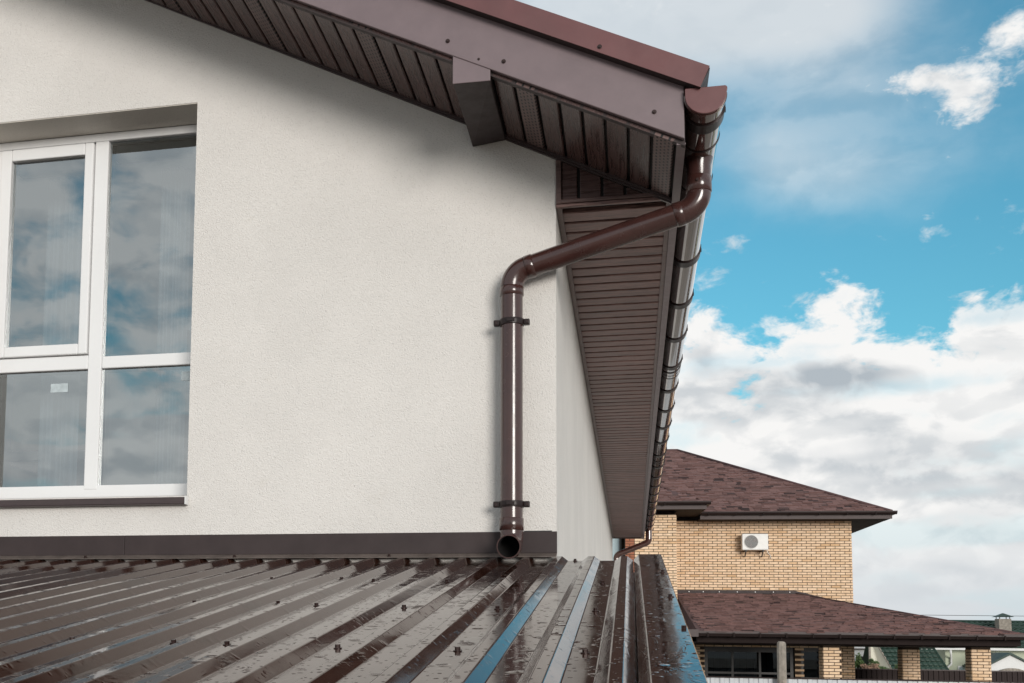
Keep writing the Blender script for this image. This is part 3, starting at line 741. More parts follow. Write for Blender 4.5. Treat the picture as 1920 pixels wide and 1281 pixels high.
# what carries the roof: rendered walls below
b = MB(); b.poly_prism([(.36, -.002, -ZR), (.36, -LEN+.25, -ZR), (.36, -LEN+.25, -TS*(LEN-.25)-.06), (.36, -.002, -.05)], (-4.6, 0, 0)); o = b.build('lean_to_walls', M['stucco'], lean); fix_normals(o)

# ------------------------------------------------------------------ neighbouring brick house (local frame: x along its front, y away, z up)
TH = R(4.2); NO = Vector((1.597, 30.663, 0))
def NW(u, v, w): return NO + Vector((math.cos(TH), math.sin(TH), 0))*u + Vector((math.sin(TH), -math.cos(TH), 0))*v + Vector((0, 0, w))
M['brick'] = pieces('yellow_brick', (.74, .51, .32), (.82, .60, .41), (.68, .44, .25), .75, .002, 40)
M['brick_red'] = pieces('red_brick', (.30, .11, .06), (.36, .14, .08), (.25, .09, .05), .75, .002, 40)
M['mortar'] = mat('dark_mortar', (.055, .036, .024), .95, var=.15, vscale=6)
M['shingle'] = pieces('brown_shingle', (.118, .064, .058), (.185, .105, .096), (.030, .018, .018), .85, .004, 90)  # tab tones; the near-black one also paints in shadows among the tabs
M['hip'] = mat('hip_cap', (.085, .045, .045), .8, var=.15, vscale=6)
M['eave'] = mat('eave_brown', (.020, .013, .012), .7, spec=.12, var=.1, vscale=4)
M['eave_face'] = mat('eave_face_metal', (.10, .080, .078), .55, spec=.2, var=.08, vscale=4)
M['gut2'] = mat('neighbour_gutter', (.022, .014, .013), .4, spec=.25, var=.08)
M['dark_glass'] = glass('porch_glass', 1.35, (.30, .33, .35))
M['wframe'] = mat('dark_window_frame', (.018, .014, .013), .4, var=.05)
nb_house = empty('brick_house', NO, TH)
tag(nb_house, 'two-storey yellow brick house with brown shingled hip roof and porch', 'house')
def loc(u, v, w): return (u, -v, w)
def nbox(b, u0, u1, v0, v1, w0, w1, rnd=0.): b.box(u0, u1, -max(v0, v1), -min(v0, v1), w0, w1, rnd); return b
BW, BHT, JT = .244, .0585, .0165
def brick_data(w): return MB().box(0, w, -.012, 0, 0, BHT).data('brick', M['brick'])
br_full = brick_data(BW); br_cache = {}
budget = {'brick': 300, 'shingle': 300}
def brick_face(parent, u0, u1, v, w0, w1, rows_as_parts, skip=(), side=None, matk='brick', phase=0):
    """courses of brick proud of the mortar bed on the plane v (facing the viewer) or on a side face"""
    stuff = MB(); row = 0; w = w0
    while w+BHT <= w1+.002:
        u = u0 - (BW+JT)/2*((row+phase) % 2)
        while u < u1-.02:
            a, c = max(u, u0), min(u+BW, u1)
            if c-a > .03 and not any(s[0] < (a+c)/2 < s[1] and s[2] < w+.03 < s[3] for s in skip):
                if side is None and budget['brick'] > 0 and rows_as_parts(w) and c-a > .1:
                    key = round(c-a, 3)
                    if key not in br_cache: br_cache[key] = brick_data(c-a)
                    inst('brick', br_cache[key], parent, None, loc(a, v, w)); budget['brick'] -= 1
                else:
                    if side is None: nbox(stuff, a, c, v, v+.012, w, w+BHT, random.random())
                    else: nbox(stuff, side, side+(.012 if v else -.012), a, c, w, w+BHT, random.random())
            u += BW+JT
        w += BHT+JT; row += 1
    if stuff.v:
        o = stuff.build('brick_courses', M[matk], parent); tag(o, kind='stuff')
# porch columns first: their bricks show largest
def column(u0, v0, size=.42, parts=True):
    c = nbox(MB(), u0, u0+size, v0-size, v0, 0, 2.74).build('column', M['mortar'], nb_house)
    brick_face(c, u0, u0+size, v0, 1.795, 2.73, lambda w: parts)
    brick_face(c, v0-size, v0, 0, 1.795, 2.73, lambda w: False, side=u0)
    return c
column(3.03, 4.5); column(6.47, 4.5, .43); column(5.87, 1.0, .44)
# main block
UL, UR, WT = -4.5, 4.87, 6.38
b = MB()
wins = ((.75, 3.25, .9, 2.72), (3.42, 4.0, .0, 2.72))   # openings under the porch
nbox(b, UL, .75, -9, 0, 0, WT); nbox(b, .75, 4.0, -9, 0, 2.72, WT); nbox(b, 4.0, UR, -9, 0, 0, WT); nbox(b, 3.25, 3.42, -9, 0, 0, 2.72); nbox(b, .75, 3.25, -9, 0, 0, .9); nbox(b, 3.42, 4.0, -9, -.35, 0, 2.72); nbox(b, .75, 3.25, -9, -1.2, .9, 2.72)
wall_n = b.build('wall', M['mortar'], nb_house)
brick_face(wall_n, 0, UR, 0, 3.90, WT-.01, lambda w: w > 5.1)
brick_face(wall_n, 0, UR, 0, 1.80, 2.9, lambda w: False, skip=wins)
brick_face(wall_n, -9, 0, 1, 3.60, WT-.01, lambda w: False, side=UR)
# bay standing forward on the left
b = MB(); nbox(b, -1.56, -.165, .02, 1.6, 0, WT); nbox(b, -4.5, -1.565, .02, 1.05, 0, WT); bay = b.build('bay_wall', M['mortar'], nb_house)
brick_face(bay, -1.30, -.165, 1.6, 3.9, WT-.01, lambda w: False, phase=1)
brick_face(bay, .02, 1.6, 1, 3.9, WT-.01, lambda w: False, side=-.165)
brick_face(bay, -1.56, -1.31, 1.6, 3.9, WT-.01, lambda w: False, matk='brick_red')
# bay window at its left
bw = empty('bay_window', (0, 0, 0), 0, nb_house)
for a in ((-1.70, -1.64, 3.9, 6.0), (-2.6, -2.54, 3.9, 6.0), (-2.54, -1.70, 5.9, 6.0)): nbox(MB(), a[0], a[1], 1.06, 1.2, a[2], a[3]).build('frame', M['wframe'], bw)
M['pale_glass'] = mat('painted_sky_glass', (.42, .52, .55), .06, var=.08, vscale=1)  # opaque pane, its pale base colour paints in the sky's reflection
nbox(MB(), -2.54, -1.70, 1.06, 1.12, 3.9, 5.9).build('pane', M['pale_glass'], bw)

# shingled roofs -----------------------------------------------------
sh_cache = {}
def shingle_data(w, h, t): 
    b = MB(); b.hexa([(0, 0, 0), (w, 0, 0), (w, h, 0), (0, h, 0), (0, 0, t), (w, 0, t), (w, h, .001), (0, h, .001)]); return b.data('shingle', M['shingle'])
def shingled(parent, origin, ux, up_, nrm, width, height, inside, parts, course=.125, wid=(.13, .30)):
    """laminated shingles laid course by course on a roof plane; origin at the eave's left end"""
    stuff = MB(); h = 0.; widths = [round(wid[0]+(wid[1]-wid[0])*k/5, 3) for k in range(6)]
    while h < height:
        u = -random.random()*.2
        while u < width:
            w_ = random.choice(widths); t_ = random.choice((.012, .022, .034)); jut = random.choice((0, 0, .03, .05))
            if inside(u, h) and inside(u+w_, h) and inside(u+w_/2, h+course):
                if budget['shingle'] > 0 and parts(u, h):
                    key = (w_, t_)
                    if key not in sh_cache: sh_cache[key] = shingle_data(w_-.004, course+.04, t_)
                    mw = Matrix((ux, up_, nrm)).transposed().to_4x4(); mw.translation = origin+ux*u+up_*(h-jut)+nrm*.004
                    inst('shingle', sh_cache[key], parent, mw); budget['shingle'] -= 1
                else:
                    o = origin+ux*u+up_*(h-jut)+nrm*.004; r_ = random.random(); e = up_*(course+.04+jut); ww = ux*(w_-.004)
                    stuff.hexa([o, o+ww, o+ww+e, o+e, o+nrm*t_, o+ww+nrm*t_, o+ww+e+nrm*.001, o+e+nrm*.001], r_)
            u += w_
        h += course
    if stuff.v: tag(stuff.build('shingle_field', M['shingle'], parent), kind='stuff')
LX, LZ = Vector((1, 0, 0)), Vector((0, 0, 1))
# porch roof: front plane v 0..5.05, w 4.26..3.02, hip running to the right front corner
pv, pw0, pw1, hu0 = 5.05, 4.245, 3.03, 3.30
porch = empty('porch_roof', (0, 0, 0), 0, nb_house)
b = MB(); cu = 7.55
b.hexa([loc(-.05, pv, pw1-.03), loc(cu, pv, pw1-.03), loc(cu, 0.005, pw1-.03), loc(-.05, 0.005, pw1-.03), loc(-.05, pv, pw1), loc(cu, pv, pw1), loc(hu0, .005, pw0), loc(-.05, .005, pw0)])
pd = b.build('deck', M['hip'], porch)
up_p = Vector((0, pv, pw0-pw1)).normalized(); nr_p = LX.cross(up_p)
Lp = math.hypot(pv, pw0-pw1)
shingled(porch, Vector(loc(-.05, pv, pw1)), LX, up_p, nr_p, cu+.1, Lp-.12, lambda u, h: 0 <= u < (cu+.05)-(h/Lp)*(cu-hu0), lambda u, h: h < Lp*.75 and u > .3 and u < 7.5)
b = MB(); pa, pb_ = Vector(loc(cu, pv, pw1)), Vector(loc(hu0, .0, pw0)); b.tube([pa+LZ*.005, pb_+LZ*.0], .03, 8); b.build('hip_cap', M['hip'], porch)
# metal flashing where it meets the wall, and the eave
b = MB(); nbox(b, -.16, hu0, .0135, .03, pw0-.02, pw0+.085)
b.hexa([loc(hu0, .03, pw0-.02), loc(4.86, .03, pw0-.02-(4.86-hu0)*.2406), loc(4.86, .0135, pw0-.02-(4.86-hu0)*.2406), loc(hu0, .0135, pw0-.02), loc(hu0, .03, pw0+.085), loc(4.86, .03, pw0+.075-(4.86-hu0)*.2406), loc(4.86, .0135, pw0+.075-(4.86-hu0)*.2406), loc(hu0, .0135, pw0+.085)])
b.build('flashing', M['dark_metal'], porch)
for u in (.35, .75, 1.2, 1.7, 2.2, 2.7, 3.15): nbox(MB(), u-.012, u+.012, .031, .036, pw0+.028, pw0+.052).build('flashing_nail', M['pvc'], porch)
nbox(MB(), -.05, cu, pv+.002, pv+.03, pw1-.10, pw1+.02).build('drip_edge', M['eave_face'], porch)
b = MB(); gp = [(0, 0, 0), (0, -.06, -.07), (0, -.11, -.07), (0, -.14, -.01), (0, -.15, .0), (0, -.15, .012), (0, -.135, .012), (0, -.105, -.06), (0, -.065, -.06), (0, -.01, .0)]
b.strip([Vector(q)+Vector(loc(0, pv+.03, pw1-.045)) for q in gp], (-.05, 0, 0), (cu, 0, 0), True); o = b.build('gutter', M['gut2'], porch); fix_normals(o)
for k in range(14):
    u = .15+k*.62; b = MB(); nbox(b, u, u+.035, pv+.03, pv+.187, pw1-.13, pw1-.02); b.build('gutter_bracket', M['eave'], porch)
nbox(MB(), -.05, cu-.1, .03, pv-.39, 2.745, 2.79).build('porch_ceiling', M['eave'], porch)
nbox(MB(), -.05, cu-.12, pv-.38, pv-.12, 2.765, 2.95).build('eave_beam', M['eave'], porch)
nbox(MB(), cu-.5, cu-.14, .3, pv-.4, 2.765, 2.95).build('eave_beam', M['eave'], porch)
nbox(MB(), -.30, -.06, pv-.3, pv+.19, 2.90, 3.08).build('eave_end_box', M['eave_face'], porch)
# windows and door under the porch
pw = empty('porch_window', (0, 0, 0), 0, nb_house)
for u0, u1, w0, w1 in ((.75, .86, .9, 2.72), (3.14, 3.25, .9, 2.72), (.86, 3.14, 2.55, 2.72), (.86, 3.14, .9, 1.02), (1.52, 1.58, 1.02, 2.55), (2.28, 2.34, 1.02, 2.55), (.86, 1.52, 1.92, 1.98), (1.58, 2.28, 1.92, 1.98), (2.34, 3.14, 1.92, 1.98)):
    nbox(MB(), u0, u1, -.16, -.08, w0, w1).build('frame', M['wframe'], pw)
for u0, u1 in ((.86, 1.52), (1.58, 2.28), (2.34, 3.14)):
    for w0, w1 in ((1.02, 1.92), (1.98, 2.55)): nbox(MB(), u0, u1, -.13, -.12, w0, w1).build('pane', M['dark_glass'], pw)
M['curtain'] = mat('grey_curtain', (.30, .31, .31), .9, var=.3, vscale=9)
b = MB()
for k in range(36):
    u = .9+k*.062; nbox(b, u, u+.05, -.5-.03*(k % 3), -.49-.03*(k % 3), 1.0, 2.5)
b.build('curtain', M['curtain'], pw)
pdoor = empty('porch_door', (0, 0, 0), 0, nb_house)
for u0, u1, w0, w1 in ((3.42, 3.50, 0, 2.72), (3.92, 4.0, 0, 2.72), (3.50, 3.92, 2.58, 2.72), (3.50, 3.92, .0, .2), (3.50, 3.92, 1.75, 1.85)): nbox(MB(), u0, u1, -.16, -.08, w0, w1).build('frame', M['wframe'], pdoor)
nbox(MB(), 3.50, 3.92, -.13, -.12, .2, 2.58).build('pane', M['dark_glass'], pdoor)

# main hip roof
ev, ew, cu_m = .75, 6.52, 5.78; rise = 2.68; run = 5.2
main = empty('main_roof', (0, 0, 0), 0, nb_house)
ru = cu_m-run
b = MB(); UB = -12.
b.quad(loc(UB, ev, ew), loc(cu_m, ev, ew), loc(ru, ev-run, ew+rise), loc(UB, ev-run, ew+rise))
b.quad(loc(cu_m, ev, ew), loc(cu_m, ev-2*run, ew), loc(ru, ev-run, ew+rise), loc(ru, ev-run, ew+rise))
b.f[-1] = b.f[-1][:3]
b.quad(loc(cu_m, ev-2*run, ew), loc(UB, ev-2*run, ew), loc(UB, ev-run, ew+rise), loc(ru, ev-run, ew+rise))
b.build('deck', M['hip'], main)
up_m = Vector((0, run, rise)).normalized(); nr_m = LX.cross(up_m); Lm = math.hypot(run, rise)
shingled(main, Vector(loc(-1.6, ev, ew)), LX, up_m, nr_m, cu_m+1.7, Lm, lambda u, h: u > 0 and u-1.6 < cu_m-(h/Lm)*run-.01, lambda u, h: False)
b = MB(); b.tube([Vector(loc(cu_m, ev, ew+.02)), Vector(loc(ru, ev-run, ew+rise+.02))], .04, 8); b.tube([Vector(loc(UB, ev-run, ew+rise+.02)), Vector(loc(ru, ev-run, ew+rise+.02))], .045, 8); b.build('hip_cap', M['hip'], main)
def eave_set(u0, u1, v, w, par, wallv, side_len=None, nbr=.75):
    """fascia, half-round gutter and soffit along a front eave whose edge is at v"""
    nbox(MB(), u0, u1-.10, v-.03, v, w-.205, w-.06).build('fascia', M['eave_face'], par)
    b = MB(); b.strip([Vector((0, math.cos(R(a))*.08, math.sin(R(a))*.08))+Vector(loc(0, v+.08, w-.012)) for a in range(180, 361, 20)] + [Vector((0, math.cos(R(a))*.072, math.sin(R(a))*.072))+Vector(loc(0, v+.08, w-.012)) for a in range(360, 179, -20)], (u0, 0, 0), (u1, 0, 0), True)
    o = b.build('gutter', M['gut2'], par); fix_normals(o)
    b = MB(); b.tube([loc(u0, v+.16, w-.006), loc(u1, v+.16, w-.006)], .010, 6); b.build('gutter_rim', M['eave_face'], par)
    n = int((u1-u0)/nbr)
    for k in range(n): nbox(MB(), u0+.2+k*nbr, u0+.23+k*nbr, v, v+.165, w-.1, w-.008).build('gutter_bracket', M['eave'], par)
    nbox(MB(), u0, u1-.10, wallv-.02, v-.031, w-.190, w-.165).build('soffit', M['eave'], par)
eave_set(.60, cu_m+.10, ev, ew+.01, main, 0)
# side eave beyond the right corner
nbox(MB(), UR+.013, cu_m-.02, -9, .03, ew-.182, ew-.158).build('soffit', M['eave'], main)
nbox(MB(), cu_m-.03, cu_m, -9, ev-.03, ew-.175, ew-.04).build('fascia', M['eave'], main)
nbox(MB(), cu_m+.002, cu_m+.13, -9, ev+.02, ew-.055, ew+.01).build('gutter', M['gut2'], main)
# bay roof
bay_r = empty('bay_roof', (0, 0, 0), 0, nb_house)
bv, bw_, bu = 2.12, 6.66, .60
b = MB(); d_ = 2.4; q = .515
b.quad(loc(-6, bv, bw_), loc(bu, bv, bw_), loc(bu-d_, bv-d_, bw_+d_*q), loc(-6, bv-d_, bw_+d_*q)); b.quad(loc(bu, bv, bw_), loc(bu, bv-4.5, bw_), loc(bu-d_, bv-4.5, bw_+d_*q), loc(bu-d_, bv-d_, bw_+d_*q))
b.build('deck', M['hip'], bay_r)
up_b = Vector((0, 1, q)).normalized(); Lb = math.hypot(d_, d_*q)
shingled(bay_r, Vector(loc(-2.2, bv, bw_)), LX, up_b, LX.cross(up_b), 2.9, Lb, lambda u, h: u > 0 and u-2.2 < bu-(h/Lb)*d_, lambda u, h: False)
upr = Vector((-1, 0, q)).normalized(); ur_ = Vector((0, 1, 0)); nr_r = ur_.cross(upr)
if nr_r.z < 0: ur_ = -ur_; nr_r = -nr_r
shingled(bay_r, Vector(loc(bu, bv if ur_.y > 0 else bv-4.5, bw_)), ur_, upr, nr_r, 4.5, Lb, lambda u, h: (h/Lb)*d_ < (u if ur_.y > 0 else 4.5-u) < 4.5, lambda u, h: False)
eave_set(-6, bu+.10, bv, bw_+.005, bay_r, 1.6)
nbox(MB(), -.15, bu-.02, .03, bv-.035, bw_-.19, bw_-.165).build('soffit', M['eave'], bay_r)
nbox(MB(), bu-.03, bu, .03, bv-.03, bw_-.18, bw_-.05).build('fascia', M['eave_face'], bay_r)
nbox(MB(), bu+.002, bu+.12, .0, bv+.02, bw_-.05, bw_+.008).build('gutter', M['gut2'], bay_r)

# air conditioner on the brick wall
ac = empty('air_conditioner', NW(2.17, .02, 5.46), TH)
tag(ac, 'white outdoor air conditioner unit hung on the yellow brick wall', 'air conditioner')
M['ac'] = mat('ac_white', (.76, .75, .72), .4, var=.05, vscale=6); M['acg'] = mat('ac_grille', (.045, .045, .045), .5, var=.1)
bevel(MB().box(-.36, .36, -.33, -.06, .02, .49).build('casing', M['ac'], ac), .018, 3)
b = MB(); b.tube([(-.11, -.334, .255), (-.11, -.3295, .255)], .19, 36, True, False); b.build('fan_opening', M['acg'], ac)
b = MB()
for k in range(-8, 9):
    x = k*.021; hgt = math.sqrt(max(0, .188**2-x*x)); b.box(-.11+x-.002, -.11+x+.002, -.343, -.338, .255-hgt, .255+hgt)
b.build('grille', M['ac'], ac)
for r_ in (.19,):
    b = MB(); b.tube([(-.11+math.cos(2*math.pi*j/36)*r_, -.342, .255+math.sin(2*math.pi*j/36)*r_) for j in range(37)], .006, 6, False); b.build('grille_ring', M['ac'], ac)
b = MB()
for k in range(3):
    a = k*2.094+.4; c, s_ = math.cos(a), math.sin(a)
    b.quad((-.11, -.336, .255), (-.11+c*.16-s_*.05, -.3355, .255+s_*.16+c*.05), (-.11+c*.17, -.3352, .255+s_*.17), (-.11+c*.15+s_*.05, -.3358, .255+s_*.15-c*.05))
b.build('fan_blade', M['eave_face'], ac)
MB().box(.105, .345, -.334, -.3295, .05, .46).build('service_panel', M['ac'], ac)
for x in (-.25, .22):
    b = MB(); b.box(x-.02, x+.02, -.32, .0, -.02, .018); b.hexa([(x-.015, -.06, -.16), (x+.015, -.06, -.16), (x+.015, -.0, -.16), (x-.015, .0, -.16), (x-.015, -.30, -.021), (x+.015, -.30, -.021), (x+.015, -.25, -.021), (x-.015, -.25, -.021)]); b.build('wall_bracket', M['acg'], ac)
b = MB(); b.tube([(.34, -.1, .06), (.40, -.05, -.05), (.47, -.01, -.12), (.475, -.005, -.20)], .010, 8); b.build('drain_hose', M['ac'], ac)

# ------------------------------------------------------------------ yard things in front of and behind the brick house
# grey corrugated fence
M['gfence'] = mat('grey_sheet', (.46, .48, .50), .4, var=.06, vscale=1.5, rvar=.05)
M['bfence'] = mat('brown_sheet', (.030, .020, .019), .6, spec=.15, var=.12, vscale=1.5)
def sheet_fence(name, u0, u1, v, w1, m, label, pitch, cap):
    f = empty(name, NW(u0, v, 0), TH); tag(f, label, 'fence')
    n = int((u1-u0)/(pitch*8))+1
    for s in range(n):
        b = MB(); pf = []
        for k in range(8):
            x = k*pitch; pf += [(x, 0, 0), (x+pitch*.42, 0, 0), (x+pitch*.52, -.022, 0), (x+pitch*.9, -.022, 0)]
        pf.append((8*pitch, 0, 0)); pf = [(x+s*8*pitch, y, z) for x, y, z in pf]
        b.strip(pf, (0, 0, .08), (0, 0, w1), False); b.build('sheet', m, f)
    MB().box(0, n*8*pitch, -.03, .02, w1+.001, w1+.028).build('cap_rail', cap, f)
    return f
sheet_fence('sheet_fence', -3.0, 8.0, 9.0, 1.965, M['gfence'], 'pale grey corrugated sheet fence in front of the porch', .20, M['bfence'])
sheet_fence('sheet_fence', 4.95, 14.0, -1.0, 2.10, M['bfence'], 'dark brown sheet fence seen between the porch columns', .14, M['eave_face'])
# concrete post
M['conc'] = mat('rough_concrete', (.27, .24, .205), .95, var=.3, vscale=9, bump=(30, .012))
po = empty('concrete_post', NW(1.14, 9.2, 0), TH); tag(po, 'weathered octagonal concrete post standing before the porch eave', 'post')
b = MB(); b.tube([(0, 0, 0), (0, 0, 1.4), (0, 0, 2.66), (.004, 0, 2.73), (.008, 0, 2.76)], [.10, .098, .094, .088, .06], 8, True, False); b.build('shaft', M['conc'], po)
b = MB(); b.tube([(.01, 0, 2.758), (.0, .01, 2.80), (.015, .0, 2.83)], .010, 8); b.build('rebar_stub', M['eave'], po)

# far houses with green tiled roofs
M['gtile'] = mat('green_tile', (.020, .045, .034), .5, spec=.3, var=.18, vscale=2)
t, p = nodes(M['gtile']); 
M['cream'] = mat('cream_render', (.62, .60, .50), .9, var=.05, vscale=1)
M['green_wall'] = mat('pale_green_render', (.50, .54, .42), .9, var=.05, vscale=1)
M['white'] = mat('white_render', (.72, .72, .71), .85, var=.05, vscale=1)
def tiled(parent, a, b_, c, d, nx, ny, mt):
    """metal-tile roof slope between eave a-b and ridge d-c: stepped, scalloped courses"""
    a, b_, c, d = map(Vector, (a, b_, c, d)); m = MB(); nr = (b_-a).cross(d-a).normalized(); 
    if nr.z < 0: nr = -nr
    sub = 4
    for j in range(ny):
        rows = []
        for (tt, lift) in ((j/ny, .05), ((j+.96)/ny, .012)):
            l0, r0 = a.lerp(d, tt), b_.lerp(c, tt)
            rows.append([l0.lerp(r0, i/(nx*sub))+nr*(lift+.028*math.cos(2*math.pi*i/sub)) for i in range(nx*sub+1)])
        base = len(m.v); k = nx*sub+1
        m.v += [tuple(q) for q in rows[0]] + [tuple(q) for q in rows[1]]
        for i in range(k-1): m.face((base+i, base+i+1, base+k+i+1, base+k+i), True)
        lowr = [tuple(a.lerp(d, j/ny).lerp(b_.lerp(c, j/ny), i/(nx*sub))) for i in range(k)]; base2 = len(m.v); m.v += lowr
        for i in range(k-1): m.face((base2+i, base2+i+1, base+i+1, base+i))
    return tag(m.build('tile_courses', mt, parent), kind='stuff')
# long cream house on the right
FV = -24.
hr = empty('cottage', NW(0, FV, 0), TH); tag(hr, 'long pale cottage with green tiled roof and chimney at far right', 'house')
MB().box(14.9, 30, .3, 8, 0, 3.1).build('wall', M['green_wall'], hr)
tiled(hr, (13.6, -.1, 3.0), (30, -.1, 3.0), (30, 3.3, 4.28), (13.6, 3.3, 4.28), 66, 7, M['gtile'])
b = MB(); b.quad((13.6, 3.3, 4.28), (30, 3.3, 4.28), (30, 8, 3.0), (13.6, 8, 3.0)); b.build('rear_slope', M['gtile'], hr)
b = MB(); b.tube([(13.6, 3.3, 4.30), (30, 3.3, 4.30)], .07, 8); b.build('ridge_cap', M['gtile'], hr)
b = MB(); b.box(13.6, 30, -.24, -.12, 2.86, 2.97); b.build('white_gutter', M['white'], hr)
b = MB(); b.tube([(14.98, -.18, 2.86), (15.0, -.16, 2.66), (15.12, .2, 2.5), (15.12, .2, 2.2), (14.85, .1, 1.95)], .05, 8); b.build('white_downpipe', M['white'], hr)
for u in (15.42,): 
    MB().box(u, u+.62, .255, .295, 1.2, 2.12).build('window_frame', M['white'], hr); MB().box(u+.06, u+.29, .245, .254, 1.25, 2.06).build('pane', M['pale_glass'], hr); MB().box(u+.34, u+.56, .245, .254, 1.25, 2.06).build('pane', M['wframe'], hr)
ch = MB().box(17.87, 18.42, 1.9, 2.45, 3.4, 4.40).build('chimney', M['conc'], hr)
b = MB(); b.hexa([(17.76, 1.8, 4.50), (18.53, 1.8, 4.50), (18.53, 2.55, 4.50), (17.76, 2.55, 4.50), (18.12, 2.16, 4.68), (18.17, 2.16, 4.68), (18.17, 2.19, 4.68), (18.12, 2.19, 4.68)]); b.build('chimney_cap', M['gtile'], ch)
for x, y in ((17.91, 1.94), (18.36, 1.94), (17.91, 2.39), (18.36, 2.39)): MB().box(x, x+.03, y, y+.03, 4.40, 4.50).build('cap_leg', M['eave'], ch)
# little gabled entrance in front of it
en = empty('entrance_porch', NW(0, -21.5, 0), TH); tag(en, 'small white gabled entrance with green roof at right edge', 'porch')
u0, u1, ap = 15.62, 17.85, 16.72
b = MB(); b.poly_prism([(u0+.15, 0, 1.9), (u1-.15, 0, 1.9), (u1-.15, 0, 2.12), (ap, 0, 2.66), (u0+.15, 0, 2.12)], (0, .12, 0)); b.build('gable_face', M['white'], en)
b = MB(); b.hexa([(u0, -.1, 2.06), (ap, -.1, 2.66), (ap, 3.6, 2.66), (u0, 3.6, 2.06), (u0, -.1, 2.14), (ap, -.1, 2.76), (ap, 3.6, 2.76), (u0, 3.6, 2.14)]); b.build('roof_slope', M['gtile'], en)
b = MB(); b.hexa([(ap, -.1, 2.66), (u1, -.1, 2.06), (u1, 3.6, 2.06), (ap, 3.6, 2.66), (ap, -.1, 2.76), (u1, -.1, 2.14), (u1, 3.6, 2.14), (ap, 3.6, 2.76)]); b.build('roof_slope', M['gtile'], en)
b = MB(); outer = [(ap+math.cos(R(a))*.85, .02, 1.45+math.sin(R(a))*.62) for a in range(0, 181, 12)]; inner = [(ap+math.cos(R(a))*.72, .02, 1.43+math.sin(R(a))*.52) for a in range(180, -1, -12)]
b.poly_prism(outer+inner, (0, .2, 0)); o = b.build('arch', M['conc'], en); fix_normals(o); o.location = (0, -.25, 0)
for x in (u0+.2, u1-.45): MB().box(x, x+.25, .0, .25, 0, 1.899).build('pier', M['green_wall'], en)
# steep-roofed house with a cream gable
hg = empty('cottage', NW(0, -22, 0), TH); tag(hg, 'steep green tiled cottage with cream gable end between porch columns', 'house')
ga, gb_, gt = 10.75, 12.0, 3.62                            # foot and apex of the visible gable slope
b = MB(); b.poly_prism([(11.10, .55, 0), (11.86, .05, 0), (11.86, .05, 1.93), (11.26, 1.15, 3.58), (11.10, .55, 1.90)], (.2, .3, 0)); o = b.build('gable_wall', M['cream'], hg); fix_normals(o)
tiled(hg, (11.88, -.05, 1.90), (14.28, -.05, 1.90), (13.62, 1.2, 3.65), (11.25, 1.2, 3.65), 11, 9, M['gtile'])
MB().box(11.95, 14.1, .12, 4, 0, 1.88).build('wall', M['cream'], hg)
b = MB(); b.tube([(11.88, -.06, 1.90), (11.25, 1.18, 3.69)], .04, 6); b.tube([(11.25, 1.18, 3.69), (11.07, .5, 1.85)], .05, 6); b.build('rake_board', M['conc'], hg)
b = MB(); b.tube([(14.28, -.06, 1.92), (13.62, 1.2, 3.69)], .04, 6); b.build('verge_cap', M['gtile'], hg)
b = MB(); b.quad((11.25, 1.2, 3.65), (13.62, 1.2, 3.65), (14.2, 3.2, 1.9), (11.3, 3.2, 1.9)); b.build('rear_slope', M['gtile'], hg)
# white building at the back
hw = empty('white_building', NW(0, -34, 0), TH); tag(hw, 'plain white building behind the shrubs left of the steep roof', 'building')
b = MB(); b.box(12.6, 15.9, .0, 6, 0, 2.88); b.build('wall', M['white'], hw)
b = MB(); b.box(12.5, 16.0, -.15, 6.1, 2.885, 2.94); b.build('roof_edge', M['eave_face'], hw)
MB().box(12.7, 15.7, .5, 6, 2.945, 3.6).build('upper_storey', M['white'], hw)
MB().box(13.55, 14.35, -.03, -.002, 1.2, 2.5).build('dark_opening', M['wframe'], hw)
# pole and wires
lp = empty('utility_pole', NW(11.55, -18.5, 0), TH); tag(lp, 'slim pale concrete pole standing between the porch columns', 'pole')
b = MB(); b.tube([(0, 0, 0), (0, 0, 3.1)], [.11, .085], 10); b.build('shaft', M['white'], lp)
wi = empty('overhead_wire', NW(5, -40, 0), TH); tag(wi, 'thin overhead wire above the green tiled roof', 'wire')
b = MB(); pts = [(k*2.5, 0, 5.02+.0011*(k*2.5-20)**2*.2) for k in range(0, 18)]; b.tube(pts, .014, 5); b.build('wire', M['eave'], wi)
vp = empty('vent_pipe', NW(0, -14, 0), TH); tag(vp, 'short dark vent stack poking above the porch roof line', 'vent')
b = MB(); b.tube([(10.16, 0, 0), (10.16, 0, 4.08), (10.16, 0, 4.09), (10.16, 0, 4.18)], [.07, .07, .11, .11], 8, True, False); b.build('stack', M['eave'], vp)

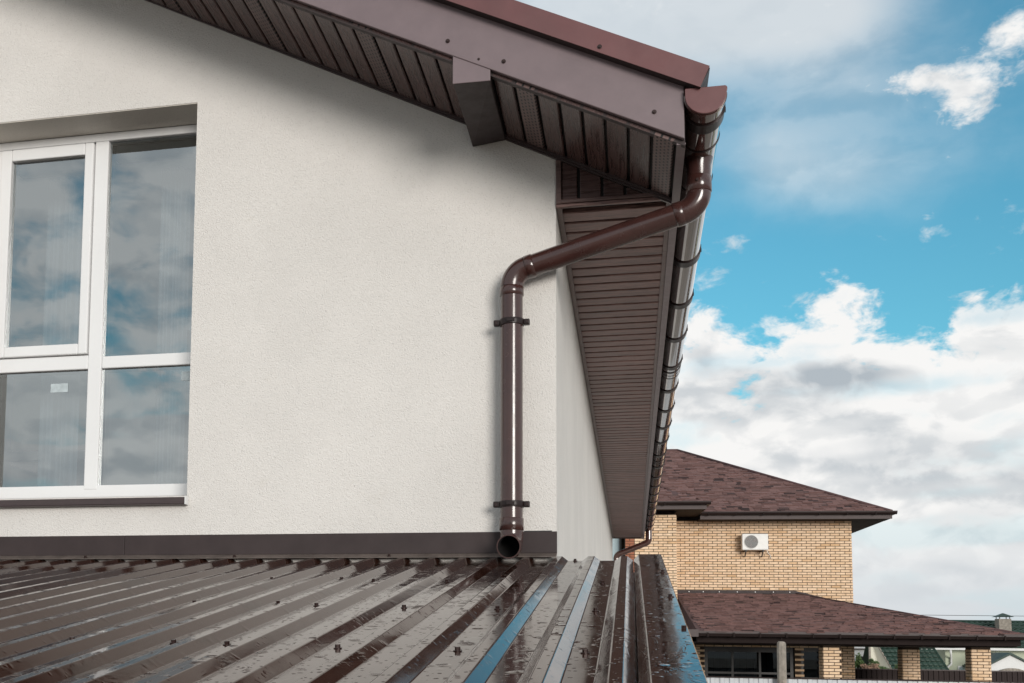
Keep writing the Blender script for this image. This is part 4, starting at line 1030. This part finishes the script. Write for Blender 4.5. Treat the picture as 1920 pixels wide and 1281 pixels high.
# shrubs behind the brown fence
M['leaf'] = pieces('shrub_leaf', (.045, .085, .025), (.075, .12, .04), (.10, .12, .05), .6, .001, 30)
M['leaf_pink'] = pieces('dry_bloom', (.28, .17, .12), (.36, .24, .17), (.20, .13, .08), .7, .001, 30)
M['bark'] = mat('bark', (.07, .05, .035), .9, var=.2)
def shrub(u, v, w, rx, rz, n, mt, label, size=.09):
    s = empty('shrub', NW(u, v, 0), TH); tag(s, label, 'shrub')
    b = MB(); b.tube([(0, 0, 0), (.03, 0, w*.5), (0, .03, w)], [.05, .035, .015], 6)
    for k in range(5):
        a = k*1.3; b.tube([(0, 0, w*.5), (math.cos(a)*rx*.5, math.sin(a)*rx*.5, w)], [.02, .008], 5)
    b.build('stem', M['bark'], s)
    b = MB()
    lobes = [(random.uniform(-.6, .6)*rx, random.uniform(-.6, .6)*rx, random.uniform(-.5, .6)*rz, random.uniform(.35, .6)) for _ in range(7)]
    for k in range(n):
        l = random.choice(lobes); d = Vector((random.gauss(0, 1), random.gauss(0, 1), random.gauss(0, 1))).normalized()*(random.random()**.4)
        c = Vector((l[0]+d.x*rx*l[3], l[1]+d.y*rx*l[3], w+l[2]+d.z*rz*l[3]))
        ax = Vector((random.gauss(0, 1), random.gauss(0, 1), random.gauss(0, 1))).normalized(); bx = ax.orthogonal().normalized(); q = size*random.uniform(.5, 1.2)
        b.quad(c-ax*q, c+bx*q*.45, c+ax*q, c-bx*q*.45, False, random.random())
    tag(b.build('foliage', mt, s), kind='stuff')
shrub(7.66, -11, 2.30, .22, .34, 500, M['leaf'], 'dark leafy shrub beside the brown fence next to the column', .06)
shrub(8.02, -10.6, 2.10, .32, .13, 500, M['leaf_pink'], 'dry pinkish shrub low over the brown fence', .05)
shrub(8.36, -11.4, 2.20, .26, .22, 600, M['leaf'], 'round green shrub in front of the white building', .06)
shrub(8.75, -11.8, 2.04, .34, .12, 500, M['leaf'], 'low green shrub under the cream gable', .06)
shrub(9.5, -12, 2.06, .3, .16, 500, M['leaf'], 'small green shrub at the foot of the pale pole', .06)
